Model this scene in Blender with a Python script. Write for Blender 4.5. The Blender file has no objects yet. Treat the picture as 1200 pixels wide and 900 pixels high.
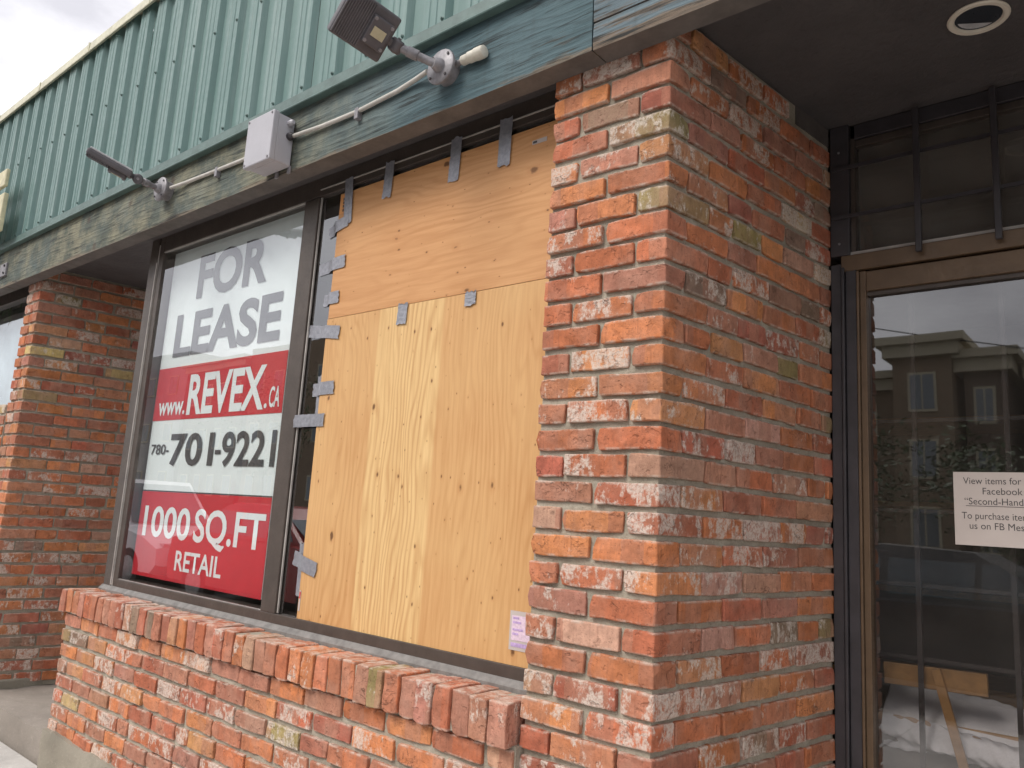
import bpy, bmesh, math, random
from mathutils import Vector, Matrix, noise
SC = bpy.context.scene
COL = SC.collection
R = math.radians

# ------------------------------------------------------------------ camera
cam_d = bpy.data.cameras.new("camera")
cam = bpy.data.objects.new("camera", cam_d)
COL.objects.link(cam)
YAW, PITCH, ROLL = R(40.4175), R(9.7084), R(3.531)
fwd = Vector((-math.sin(YAW)*math.cos(PITCH), math.cos(YAW)*math.cos(PITCH), math.sin(PITCH)))
rt0 = Vector((math.cos(YAW), math.sin(YAW), 0)); up0 = rt0.cross(fwd)
rt = math.cos(ROLL)*rt0 + math.sin(ROLL)*up0
up = -math.sin(ROLL)*rt0 + math.cos(ROLL)*up0
M = Matrix((rt, up, -fwd)).transposed().to_4x4()
M.translation = Vector((0.9705, -1.7211, 1.19))
cam.matrix_world = M
cam_d.sensor_width = 36; cam_d.lens = 916.12/1200*36
cam_d.clip_start = 0.05; cam_d.clip_end = 2000
SC.camera = cam

# ------------------------------------------------------------------ sky and sun
SUN_AZ, SUN_EL = R(198), R(46)     # azimuth measured from +Y clockwise: in front of the shop, a little to the left
w = bpy.data.worlds.new("World"); SC.world = w; w.use_nodes = True
nt = w.node_tree; nt.nodes.clear()
N = lambda t: nt.nodes.new(t)
wo = N('ShaderNodeOutputWorld'); bg = N('ShaderNodeBackground'); sky = N('ShaderNodeTexSky')
sky.sky_type = 'NISHITA'; sky.sun_disc = False; sky.sun_elevation = SUN_EL; sky.sun_rotation = SUN_AZ
sky.dust_density = 3.0
tc = N('ShaderNodeTexCoord'); mp = N('ShaderNodeMapping'); mp.inputs['Scale'].default_value = (1.6, 1.6, 3.2)
no = N('ShaderNodeTexNoise'); no.inputs['Scale'].default_value = 1.7; no.inputs['Detail'].default_value = 7; no.inputs['Roughness'].default_value = .55
cr = N('ShaderNodeValToRGB')
cr.color_ramp.elements[0].position = .36; cr.color_ramp.elements[0].color = (3.75, 3.65, 3.85, 1)
cr.color_ramp.elements[1].position = .66; cr.color_ramp.elements[1].color = (7.7, 7.6, 7.6, 1)
mx = N('ShaderNodeMix'); mx.data_type = 'RGBA'; mx.inputs['Factor'].default_value = .9
w.cycles.sampling_method = 'MANUAL'; w.cycles.sample_map_resolution = 512
L = nt.links.new
L(tc.outputs['Generated'], mp.inputs['Vector']); L(mp.outputs['Vector'], no.inputs['Vector'])
L(no.outputs['Fac'], cr.inputs['Fac']); L(sky.outputs['Color'], mx.inputs['A']); L(cr.outputs['Color'], mx.inputs['B'])
L(mx.outputs['Result'], bg.inputs['Color']); bg.inputs['Strength'].default_value = .1
L(bg.outputs['Background'], wo.inputs['Surface'])

sd = bpy.data.lights.new("sun", 'SUN'); sd.energy = 1.0; sd.angle = R(24); sd.color = (1.0, .955, .89)
sun = bpy.data.objects.new("sun", sd); COL.objects.link(sun)
sdir = Vector((math.sin(SUN_AZ)*math.cos(SUN_EL), math.cos(SUN_AZ)*math.cos(SUN_EL), math.sin(SUN_EL)))
sun.rotation_euler = sdir.to_track_quat('Z', 'Y').to_euler()
sun.location = sdir*30

SC.view_settings.view_transform = 'Standard'; SC.view_settings.look = 'None'
SC.view_settings.exposure = 1.2; SC.view_settings.gamma = 1.0
SC.render.engine = 'CYCLES'
SC.cycles.max_bounces = 7; SC.cycles.diffuse_bounces = 4; SC.cycles.transparent_max_bounces = 12
SC.cycles.use_denoising = True
SC.cycles.use_adaptive_sampling = True; SC.cycles.adaptive_threshold = .02

# ------------------------------------------------------------------ node helpers
class Mat:
    def __init__(s, name, rough=.7, spec=.5, metal=0.0):
        s.m = bpy.data.materials.new(name); s.m.use_nodes = True
        s.t = s.m.node_tree; s.b = s.t.nodes['Principled BSDF']
        s.b.inputs['Roughness'].default_value = rough
        s.b.inputs['Specular IOR Level'].default_value = spec
        s.b.inputs['Metallic'].default_value = metal
        s.tc = s.t.nodes.new('ShaderNodeTexCoord'); s.co = s.tc.outputs['Object']
        s.h = None
    def n(s, t): return s.t.nodes.new(t)
    def l(s, a, b): s.t.links.new(a, b)
    def put(s, inp, v):
        if isinstance(v, (int, float)): inp.default_value = v
        elif isinstance(v, (tuple, list)):
            inp.default_value = tuple(v) + ((1,) if len(v) == 3 and len(inp.default_value) == 4 else ())
        else: s.l(v, inp)
    def scale(s, v, co=None):
        x = s.n('ShaderNodeMapping'); s.l(co or s.co, x.inputs['Vector']); x.inputs['Scale'].default_value = v
        return x.outputs['Vector']
    def noise(s, sc, det=4, ro=.55, co=None, dist=0.0):
        x = s.n('ShaderNodeTexNoise'); s.l(co or s.co, x.inputs['Vector'])
        x.inputs['Scale'].default_value = sc; x.inputs['Detail'].default_value = det
        x.inputs['Roughness'].default_value = ro; x.inputs['Distortion'].default_value = dist
        return x.outputs['Fac']
    def ramp(s, f, lo, hi, a=0.0, b=1.0):
        x = s.n('ShaderNodeMapRange'); s.put(x.inputs['Value'], f); s.put(x.inputs['From Min'], lo); s.put(x.inputs['From Max'], hi)
        x.inputs['To Min'].default_value = a; x.inputs['To Max'].default_value = b
        return x.outputs['Result']
    def math(s, op, a, b=0.0, c=0.0):
        x = s.n('ShaderNodeMath'); x.operation = op; s.put(x.inputs[0], a); s.put(x.inputs[1], b); s.put(x.inputs[2], c)
        return x.outputs[0]
    def mix(s, f, a, b, mode='MIX'):
        x = s.n('ShaderNodeMix'); x.data_type = 'RGBA'; x.blend_type = mode
        s.put(x.inputs['Factor'], f); s.put(x.inputs['A'], a); s.put(x.inputs['B'], b)
        return x.outputs['Result']
    def xyz(s, co=None):
        x = s.n('ShaderNodeSeparateXYZ'); s.l(co or s.co, x.inputs[0]); return x.outputs
    def color(s, c): s.put(s.b.inputs['Base Color'], c); return s
    def rough(s, c): s.put(s.b.inputs['Roughness'], c); return s
    def bump(s, h, strength=.4, dist=.004):
        x = s.n('ShaderNodeBump'); s.put(x.inputs['Height'], h)
        x.inputs['Strength'].default_value = strength; x.inputs['Distance'].default_value = dist
        if s.h: s.l(s.h, x.inputs['Normal'])
        s.h = x.outputs['Normal']; s.l(s.h, s.b.inputs['Normal']); return s

def plain(name, c, rough=.6, spec=.5, metal=0.0, var=.25, sc=14, bump=.12):
    k = Mat(name, rough, spec, metal)
    f = k.noise(sc, 5, .6)
    dark = tuple(x*(1-var) for x in c); lite = tuple(min(1, x*(1+var*.6)) for x in c)
    k.color(k.mix(k.ramp(f, .3, .7), dark, lite))
    g = k.noise(sc*9, 3)
    k.rough(k.ramp(g, .3, .7, max(0, rough-.08), min(1, rough+.1)))
    if bump: k.bump(g, bump, .002)
    return k.m

# ------------------------------------------------------------------ materials
def brick_mat(name='fired_clay_brick', hz=.02875):
    k = Mat(name, .92, .25)
    oi = k.n('ShaderNodeObjectInfo')
    off = k.n('ShaderNodeVectorMath'); off.operation = 'SCALE'
    cmb = k.n('ShaderNodeCombineXYZ')
    for i, s_ in enumerate((37., 91., 53.)): k.l(k.math('MULTIPLY', oi.outputs['Random'], s_), cmb.inputs[i])
    add = k.n('ShaderNodeVectorMath'); add.operation = 'ADD'; k.l(k.co, add.inputs[0]); k.l(cmb.outputs[0], add.inputs[1])
    co = add.outputs[0]
    base = oi.outputs['Color']
    # clay batches along the brick: hard vertical breaks of tone
    x = k.xyz()[0]
    cell = k.math('FLOOR', k.math('MULTIPLY_ADD', k.math('ADD', x, k.math('MULTIPLY', k.noise(30, 2, co=co), .012)), 15.0, k.math('MULTIPLY', oi.outputs['Random'], 71.0)))
    wn = k.n('ShaderNodeTexWhiteNoise'); wn.noise_dimensions = '2D'
    c2 = k.n('ShaderNodeCombineXYZ'); k.l(cell, c2.inputs[0]); k.l(oi.outputs['Random'], c2.inputs[1]); k.l(c2.outputs[0], wn.inputs['Vector'])
    seg = k.ramp(wn.outputs['Value'], .62, .66)
    segc = k.mix(wn.outputs['Color'], (.32, .11, .07), (.48, .24, .16))
    c = k.mix(k.math('MULTIPLY', seg, .55), base, segc)
    # cloudy firing variation
    v = k.ramp(k.noise(24, 3, .6, co=co), .28, .72, .74, 1.22)
    hv = k.n('ShaderNodeHueSaturation'); k.l(c, hv.inputs['Color']); k.l(v, hv.inputs['Value'])
    hv.inputs['Saturation'].default_value = 1.0
    c = hv.outputs['Color']
    # drag marks
    streak = k.noise(1.0, 4, .6, co=k.scale((140, 140, 14), co))
    c = k.mix(k.ramp(streak, .52, .75, 0, .35), c, (.17, .07, .045))
    # paler dusty bloom
    c = k.mix(k.ramp(k.noise(11, 4, co=co), .45, .75, 0, .42), c, (.50, .30, .225))
    # soot and dark burns
    soot = k.ramp(k.noise(16, 3, .65, co=co), .66, .74, 0, .5)
    c = k.mix(soot, c, (.10, .06, .045))
    pit0 = k.noise(130, 2, .7, co=co)
    c = k.mix(k.ramp(pit0, .35, .7, .15, 0), c, (.16, .07, .05))
    # lime and old paint, amount stored per brick in the alpha of its colour
    n = k.noise(38, 5, .72, co=k.scale((1, 1, .6), co))
    big = k.noise(9, 3, co=co)
    n2 = k.math('MULTIPLY_ADD', big, .45, k.math('MULTIPLY', n, .62))
    th = k.math('SUBTRACT', .72, k.math('MULTIPLY', oi.outputs['Alpha'], .23))
    lime = k.ramp(k.math('SUBTRACT', n2, th), -.005, .050, 0, .82)
    lime = k.math('MULTIPLY', lime, k.ramp(pit0, .34, .56, .35, 1))
    c = k.mix(lime, c, (.63, .55, .48))
    # mortar smeared over the arrises
    az = k.math('ABSOLUTE', k.xyz()[2])
    rim = k.math('MULTIPLY', k.ramp(az, hz-.0075, hz-.001), k.ramp(k.noise(26, 4, .7, co=co), .44, .60, 0, .75))
    c = k.mix(rim, c, (.56, .47, .40))
    # pits
    pit = k.noise(240, 1, .6, co=co)
    c = k.mix(k.ramp(pit, .64, .74, 0, .5), c, (.10, .045, .03))
    # hairline cracks and spalled hollows
    cn = k.noise(17, 3, .6, co=k.scale((1, 1, 1.6), co), dist=.6)
    crack = k.math('MULTIPLY', k.ramp(k.math('ABSOLUTE', k.math('SUBTRACT', cn, .5)), .004, .014, 1, 0), k.ramp(big, .54, .62))
    c = k.mix(k.math('MULTIPLY', crack, .5), c, (.07, .035, .025))
    spall = k.ramp(k.noise(33, 2, .5, co=co), .62, .68)
    c = k.mix(k.math('MULTIPLY', spall, .2), c, (.24, .10, .065))
    k.color(c)
    hh = k.math('MULTIPLY_ADD', spall, -.7, k.math('MULTIPLY', crack, -.8))
    hh = k.math('ADD', hh, k.math('MULTIPLY_ADD', streak, .5, k.math('MULTIPLY_ADD', k.ramp(pit, .55, .8, 1, 0), .3, k.noise(60, 3, .65, co=co))))
    k.bump(hh, .7, .005)
    return k.m

def mortar_mat():
    k = Mat('old_grey_mortar', .95, .2)
    c = k.mix(k.ramp(k.noise(7, 5, .65), .3, .7), (.29, .255, .20), (.48, .435, .355))
    c = k.mix(k.ramp(k.noise(2.3, 4, .6), .5, .7, 0, .5), c, (.17, .15, .118))
    c = k.mix(k.ramp(k.noise(160, 4, .7), .5, .75, 0, .5), c, (.14, .12, .095))
    k.color(c); k.bump(k.math('MULTIPLY_ADD', k.noise(22, 2), 2.0, k.noise(110, 3, .7)), .7, .005)
    return k.m

def plywood_mat(name, along, base, pale, seed, knots=True):
    """along: 'X' or 'Z' direction of the grain"""
    k = Mat(name, .55, .35)
    mp_ = k.n('ShaderNodeMapping'); k.l(k.co, mp_.inputs['Vector'])
    mp_.inputs['Location'].default_value = (seed*1.7, 0, seed*.9)
    if along == 'X': mp_.inputs['Rotation'].default_value = (0, R(90), 0)
    co = mp_.outputs['Vector']             # grain runs along local Z
    ox, oy, oz = k.xyz()
    # veneer strips glued side by side, each of another log
    wob = k.noise(1.0, 2, co=k.scale((2, 2, .5), co))
    if along == 'Z':
        e = k.math('ADD', ox, k.math('MULTIPLY', wob, .03))
        s1 = k.ramp(e, -1.243, -1.235); s2 = k.ramp(e, -.905, -.89)
        strip = k.math('SUBTRACT', s1, s2)
    else:
        strip = 0.0
    c = k.mix(strip, base, pale)
    # cathedral grain: growth rings cut by the peeling knife
    warp = k.noise(1.0, 3, .5, co=k.scale((3.2, 3.2, .75), co))
    fine = k.noise(1.0, 3, .5, co=k.scale((16, 16, 1.6), co))
    lx = k.xyz(co)[0]
    ph = k.math('ADD', k.math('MULTIPLY', lx, 215.0), k.math('MULTIPLY_ADD', warp, 105.0, k.math('MULTIPLY', fine, 9.0)))
    ring = k.math('MULTIPLY_ADD', k.math('SINE', ph), .5, .5)
    ring = k.math('POWER', ring, 2.2)
    band = k.ramp(k.noise(1.0, 2, co=k.scale((5, 5, .6), co)), .3, .7, .25, 1.0)
    c = k.mix(k.math('MULTIPLY', ring, k.math('MULTIPLY', band, .62)), c, tuple(x*f for x, f in zip(base, (.74, .62, .5))))
    c = k.mix(k.ramp(k.noise(1.0, 5, .65, co=k.scale((90, 90, 5), co)), .38, .68, 0, .45), c, tuple(x*f for x, f in zip(base, (.72, .6, .46))))
    c = k.mix(k.ramp(k.noise(2.2, 3), .35, .7, 0, .3), c, pale)
    if knots:
        for sc, lo, hi, thr, st in ((4.6, .014, .040, .38, .92), (9.0, .006, .032, .42, .88), (17.0, .002, .030, .5, .85)):
            vo = k.n('ShaderNodeTexVoronoi'); vo.voronoi_dimensions = '2D'
            cx_ = k.xyz(co); cc = k.n('ShaderNodeCombineXYZ'); k.l(cx_[0], cc.inputs[0]); k.l(k.math('MULTIPLY', cx_[2], .62), cc.inputs[1]); vco = cc.outputs[0]
            k.l(vco, vo.inputs['Vector']); vo.inputs['Scale'].default_value = sc
            rnd = k.xyz(vo.outputs['Color'])[0]
            wobk = k.math('ADD', k.math('MULTIPLY_ADD', k.noise(55, 2), .06, vo.outputs['Distance']), k.math('MULTIPLY_ADD', k.xyz(vo.outputs['Color'])[1], .035, -.028))
            kn = k.math('MULTIPLY', k.ramp(wobk, lo+.02, hi+.02, 1, 0), k.ramp(rnd, thr, thr+.02))
            halo = k.math('MULTIPLY', k.ramp(wobk, hi, hi*3.0, .35, 0), k.ramp(rnd, thr, thr+.02))
            c = k.mix(halo, c, tuple(x*f for x, f in zip(base, (.72, .55, .4))))
            c = k.mix(k.math('MULTIPLY', kn, st), c, (.13, .055, .02))
    k.color(c)
    k.bump(ring, .10, .001); k.bump(k.noise(1.0, 4, co=k.scale((120, 120, 6), co)), .15, .001)
    return k.m

def painted_wood_mat(name, paint, paint2, bare, amount, seed):
    k = Mat(name, .8, .3)
    mp_ = k.n('ShaderNodeMapping'); k.l(k.co, mp_.inputs['Vector']); mp_.inputs['Location'].default_value = (seed*3.1, seed, seed*1.7)
    co = mp_.outputs['Vector']
    grain = k.noise(1.0, 6, .68, co=k.scale((3.5, 60, 60), co))
    warp = k.noise(1.0, 3, co=k.scale((1.3, 7, 7), co))
    rings = k.math('MULTIPLY_ADD', k.math('SINE', k.math('MULTIPLY_ADD', k.xyz(co)[2], 260., k.math('MULTIPLY', warp, 42.))), .5, .5)
    pc = k.mix(k.ramp(k.noise(1.0, 4, co=k.scale((1.1, 3, 3), co)), .35, .65), paint, paint2)
    # the paint keeps its blue near the lamp end and turns olive and mossy further left
    xx = k.xyz()[0]
    moss = k.math('MULTIPLY', k.ramp(xx, -1.7, -.9, 1, 0), k.ramp(k.noise(5, 5, .6), .25, .55, .6, 1))
    pc = k.mix(k.math('MULTIPLY', moss, .95), pc, k.mix(k.ramp(k.noise(7, 5, .65), .4, .62), (.10, .11, .088), (.25, .235, .16)))
    wc = k.mix(k.ramp(grain, .3, .7), bare, tuple(x*.45 for x in bare))
    wear = k.math('ADD', k.math('MULTIPLY', grain, .5), k.math('MULTIPLY', k.noise(1.0, 5, .65, co=k.scale((2.2, 9, 9), co)), .5))
    wear = k.math('ADD', wear, k.ramp(k.xyz()[2], 2.50, 2.535, .16, 0))
    f = k.ramp(wear, .60-amount, .66-amount)
    c = k.mix(f, pc, wc)
    c = k.mix(k.ramp(rings, .75, 1.0, 0, .32), c, (.035, .045, .05))
    c = k.mix(k.ramp(grain, .53, .64, 0, .85), c, (.022, .028, .03))
    # knots
    vo = k.n('ShaderNodeTexVoronoi'); vo.voronoi_dimensions = '2D'; cx_ = k.xyz(co); cc = k.n('ShaderNodeCombineXYZ'); k.l(cx_[0], cc.inputs[0]); k.l(cx_[2], cc.inputs[1]); k.l(cc.outputs[0], vo.inputs['Vector']); vo.inputs['Scale'].default_value = 2.3
    kn = k.ramp(k.math('MULTIPLY_ADD', k.noise(40, 3), .06, vo.outputs['Distance']), .05, .10, .7, 0)
    c = k.mix(kn, c, (.09, .06, .045))
    # dirt runs below
    c = k.mix(k.ramp(k.noise(1.0, 4, .6, co=k.scale((26, 26, 3), co)), .55, .8, 0, .35), c, (.06, .065, .06))
    k.color(c)
    k.bump(grain, .9, .006); k.bump(rings, .35, .002); k.bump(f, -.5, .002)
    return k.m

def siding_mat():
    k = Mat('faded_green_sheet_metal', .42, .5)
    c = k.mix(k.ramp(k.noise(1.0, 4, co=k.scale((2.0, 2, .7))), .3, .7), (.105, .195, .182), (.165, .258, .243))
    c = k.mix(k.ramp(k.noise(1.0, 5, .6, co=k.scale((38, 38, 1.6))), .5, .8, 0, .45), c, (.33, .40, .385))
    c = k.mix(k.ramp(k.noise(1.0, 5, .65, co=k.scale((14, 14, 2.5))), .62, .8, 0, .5), c, (.12, .17, .15))
    k.color(c); k.rough(k.ramp(k.noise(30, 4), .3, .7, .36, .58))
    k.bump(k.noise(1.0, 3, co=k.scale((5, 5, 1.5))), .12, .01)
    return k.m

def concrete_mat(name, a, b, sc=6):
    k = Mat(name, .93, .2)
    c = k.mix(k.ramp(k.noise(sc, 6, .65), .3, .7), a, b)
    c = k.mix(k.ramp(k.noise(sc*.5, 6, .65), .46, .66, 0, .6), c, tuple(x*.55 for x in a))
    c = k.mix(k.ramp(k.noise(sc*3.5, 5, .7), .58, .7, 0, .45), c, tuple(min(1, x*1.35) for x in b))
    c = k.mix(k.ramp(k.noise(220, 3, .6), .6, .75, 0, .5), c, tuple(x*.45 for x in a))
    k.color(c); k.bump(k.noise(90, 6, .7), .6, .004); k.bump(k.noise(14, 4), .4, .01)
    return k.m

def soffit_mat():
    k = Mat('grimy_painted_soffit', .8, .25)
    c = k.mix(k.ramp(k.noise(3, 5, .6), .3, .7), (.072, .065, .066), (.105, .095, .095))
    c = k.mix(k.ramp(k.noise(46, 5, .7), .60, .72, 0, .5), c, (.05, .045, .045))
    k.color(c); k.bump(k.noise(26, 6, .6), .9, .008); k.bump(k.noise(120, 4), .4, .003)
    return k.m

def glass_mat(name, tint, ior, dust=0.0, rough=0.0):
    m = bpy.data.materials.new(name); m.use_nodes = True; t = m.node_tree; t.nodes.clear()
    o = t.nodes.new('ShaderNodeOutputMaterial'); mxs = t.nodes.new('ShaderNodeMixShader')
    tr = t.nodes.new('ShaderNodeBsdfTransparent'); gl = t.nodes.new('ShaderNodeBsdfGlossy'); fr = t.nodes.new('ShaderNodeFresnel')
    tr.inputs['Color'].default_value = (*tint, 1); gl.inputs['Roughness'].default_value = rough
    gl.inputs['Color'].default_value = (.94, .95, .98, 1)
    # the pane is thin: the same reflectance from both sides
    ge = t.nodes.new('ShaderNodeNewGeometry'); mr = t.nodes.new('ShaderNodeMapRange')
    t.links.new(ge.outputs['Backfacing'], mr.inputs['Value']); mr.inputs['To Min'].default_value = ior; mr.inputs['To Max'].default_value = 1/ior
    t.links.new(mr.outputs['Result'], fr.inputs['IOR'])
    tcx = t.nodes.new('ShaderNodeTexCoord'); ns = t.nodes.new('ShaderNodeTexNoise'); bp = t.nodes.new('ShaderNodeBump')
    t.links.new(tcx.outputs['Object'], ns.inputs['Vector']); ns.inputs['Scale'].default_value = 1.6; ns.inputs['Detail'].default_value = 1
    t.links.new(ns.outputs['Fac'], bp.inputs['Height']); bp.inputs['Strength'].default_value = .05; bp.inputs['Distance'].default_value = .02
    t.links.new(bp.outputs['Normal'], gl.inputs['Normal'])
    t.links.new(fr.outputs[0], mxs.inputs[0]); t.links.new(tr.outputs[0], mxs.inputs[1]); t.links.new(gl.outputs[0], mxs.inputs[2])
    if dust:
        df = t.nodes.new('ShaderNodeBsdfDiffuse'); df.inputs['Color'].default_value = (.42, .38, .34, 1)
        m2 = t.nodes.new('ShaderNodeMixShader'); dn = t.nodes.new('ShaderNodeTexNoise'); dn.inputs['Scale'].default_value = 5; dn.inputs['Detail'].default_value = 4
        rm = t.nodes.new('ShaderNodeMapRange'); rm.inputs['From Min'].default_value = .3; rm.inputs['From Max'].default_value = .7
        rm.inputs['To Min'].default_value = dust*.5; rm.inputs['To Max'].default_value = dust*1.5
        t.links.new(tcx.outputs['Object'], dn.inputs['Vector']); t.links.new(dn.outputs['Fac'], rm.inputs['Value']); t.links.new(rm.outputs['Result'], m2.inputs[0])
        t.links.new(mxs.outputs[0], m2.inputs[1]); t.links.new(df.outputs[0], m2.inputs[2]); mxs = m2
    t.links.new(mxs.outputs[0], o.inputs['Surface'])
    return m
def clear_mat(name):
    m = bpy.data.materials.new(name); m.use_nodes = True; t = m.node_tree; t.nodes.clear()
    o = t.nodes.new('ShaderNodeOutputMaterial'); tr = t.nodes.new('ShaderNodeBsdfTransparent')
    t.links.new(tr.outputs[0], o.inputs['Surface']); return m

MT = {}
MT['brick'] = brick_mat(); MT['brick_up'] = brick_mat('fired_clay_brick_upright', .056); MT['mortar'] = mortar_mat()
MT['ply_top'] = plywood_mat('orange_plywood', 'X', (.60, .315, .138), (.65, .37, .17), 3.3)
MT['ply_low'] = plywood_mat('pale_plywood', 'Z', (.61, .35, .152), (.73, .50, .235), 1.2)
MT['fascia_a'] = painted_wood_mat('peeling_blue_paint', (.075, .125, .142), (.16, .22, .238), (.27, .22, .165), .005, 1.0)
MT['fascia_b'] = painted_wood_mat('nearly_bare_blue_wood', (.115, .155, .18), (.15, .20, .225), (.27, .21, .16), .085, 4.0)
MT['siding'] = siding_mat()
MT['trim'] = plain('green_trim_metal', (.105, .165, .152), .5)
MT['cap'] = plain('cream_cap_metal', (.60, .58, .44), .5, var=.2)
MT['soffit'] = soffit_mat()
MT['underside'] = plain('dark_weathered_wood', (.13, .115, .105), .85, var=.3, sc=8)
MT['concrete'] = concrete_mat('stained_concrete', (.25, .225, .18), (.37, .335, .275))
MT['slab'] = concrete_mat('entry_slab_concrete', (.25, .22, .19), (.34, .30, .262))
MT['walk'] = concrete_mat('pale_sidewalk_concrete', (.47, .45, .425), (.60, .58, .55))
MT['farwalk'] = concrete_mat('dull_far_pavement', (.13, .125, .11), (.18, .175, .155), 2)
MT['asphalt'] = concrete_mat('asphalt', (.045, .045, .047), (.065, .065, .066), 3)
MT['bronze'] = plain('dark_bronze_aluminium', (.085, .068, .058), .42, .5, .2, var=.2)
MT['bronze_lt'] = plain('brown_bronze_aluminium', (.145, .095, .058), .42, .5, .25, var=.18)
MT['black'] = plain('black_painted_metal', (.05, .045, .05), .45, .5)
MT['bead'] = plain('pale_glazing_bead', (.40, .375, .35), .5)
MT['sill'] = plain('weathered_grey_sill', (.19, .18, .17), .55, var=.35, sc=30)
MT['glass'] = glass_mat('window_glass', (.97, .985, .98), 2.5, .01)
MT['glass_door'] = glass_mat('tinted_door_glass', (.68, .65, .62), 2.25, .035, .015)
MT['glass_dark'] = glass_mat('dark_transom_glass', (.55, .53, .50), 1.7, .24)
MT['clear'] = clear_mat('clear_back')
MT['white'] = plain('white_vinyl', (.80, .87, .87), .45, var=.04, bump=0)
MT['red'] = plain('red_vinyl', (.58, .018, .032), .4, var=.08, bump=0)
MT['ltgrey'] = plain('grey_lettering', (.125, .13, .145), .5, var=.05, bump=0)
MT['dkgrey'] = plain('charcoal_lettering', (.055, .055, .06), .5, var=.05, bump=0)
MT['tape'] = plain('silver_duct_tape', (.30, .305, .34), .33, .5, .3, var=.25, sc=60, bump=.25)
MT['galv'] = plain('grey_cast_metal', (.26, .25, .265), .5, .5, .3, var=.3, sc=40)
MT['boxgrey'] = plain('light_grey_plastic', (.43, .425, .46), .45, var=.06, bump=.03)
MT['conduit'] = plain('grey_beige_conduit', (.52, .50, .46), .5, var=.2)
MT['sensor'] = plain('yellowed_sensor_plastic', (.62, .59, .51), .5, var=.18, sc=30)
MT['lampgrey'] = plain('brown_grey_lamp_casting', (.115, .108, .118), .5, .5, .2, var=.2)
MT['lens'] = plain('lamp_lens', (.55, .56, .58), .2)
MT['paper'] = plain('white_paper', (.50, .44, .41), .8, var=.05, bump=0)
MT['label'] = plain('cream_label', (.55, .50, .34), .6)
MT['ink'] = plain('black_ink', (.06, .055, .055), .7, var=0, bump=0)
MT['purple'] = plain('purple_print', (.50, .36, .62), .7, var=.25, sc=120, bump=0)
MT['pinkp'] = plain('pale_pink_print', (.70, .55, .66), .7, var=.2, sc=160, bump=0)
MT['orange'] = plain('orange_sticker', (.66, .30, .10), .6)
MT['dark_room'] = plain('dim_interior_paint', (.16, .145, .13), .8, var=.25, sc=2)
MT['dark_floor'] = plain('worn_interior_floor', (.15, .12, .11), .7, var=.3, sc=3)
MT['timber'] = plain('varnished_timber', (.42, .24, .095), .5, var=.3, sc=20)
MT['cloth'] = plain('white_mesh_cloth', (.72, .74, .82), .9, var=.1, sc=200, bump=.3)
MT['ring'] = plain('cream_lamp_ring', (.72, .66, .56), .4, var=.06)
MT['navy'] = plain('dark_lamp_can', (.03, .035, .045), .35)
MT['stucco'] = plain('brown_brick_render', (.13, .095, .07), .9, var=.15, sc=3)
MT['stucco2'] = plain('tan_render', (.22, .16, .105), .9, var=.12, sc=3)
MT['cornice'] = plain('cream_cornice', (.48, .43, .31), .8, var=.1)
MT['wallgrey'] = plain('grey_render', (.30, .30, .30), .9, var=.15, sc=2)
MT['pane'] = plain('window_pane', (.10, .13, .15), .08, .8, bump=0)
MT['carwhite'] = plain('white_car_paint', (.72, .72, .74), .22, .6, var=.03, bump=0)
MT['carred'] = plain('red_car_paint', (.38, .035, .03), .22, .6, var=.05, bump=0)
MT['carsilver'] = plain('silver_car_paint', (.45, .46, .48), .25, .6, .3, var=.05, bump=0)
MT['cargrey'] = plain('dark_grey_car_paint', (.06, .062, .066), .25, .6, var=.05, bump=0)
MT['rubber'] = plain('tyre_rubber', (.025, .025, .026), .8)
MT['rim'] = plain('wheel_rim', (.45, .45, .46), .3, .5, .7)
MT['taillight'] = plain('red_lamp_plastic', (.45, .02, .02), .2)
MT['headlight'] = plain('clear_lamp_plastic', (.6, .6, .62), .15)
MT['wire'] = plain('black_cable', (.02, .02, .02), .6)
MT['polewood'] = plain('grey_pole_wood', (.16, .13, .10), .9)
MT['poster'] = plain('pale_blue_poster', (.50, .60, .66), .5, var=.2, sc=5, bump=0)
MT['leafp'] = plain('green_leaf', (.07, .12, .045), .6, var=.5, sc=25, bump=0)
MT['signcream'] = plain('cream_sign_face', (.62, .57, .38), .5)
MT['filler'] = plain('dark_filler', (.10, .085, .08), .9)

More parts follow.
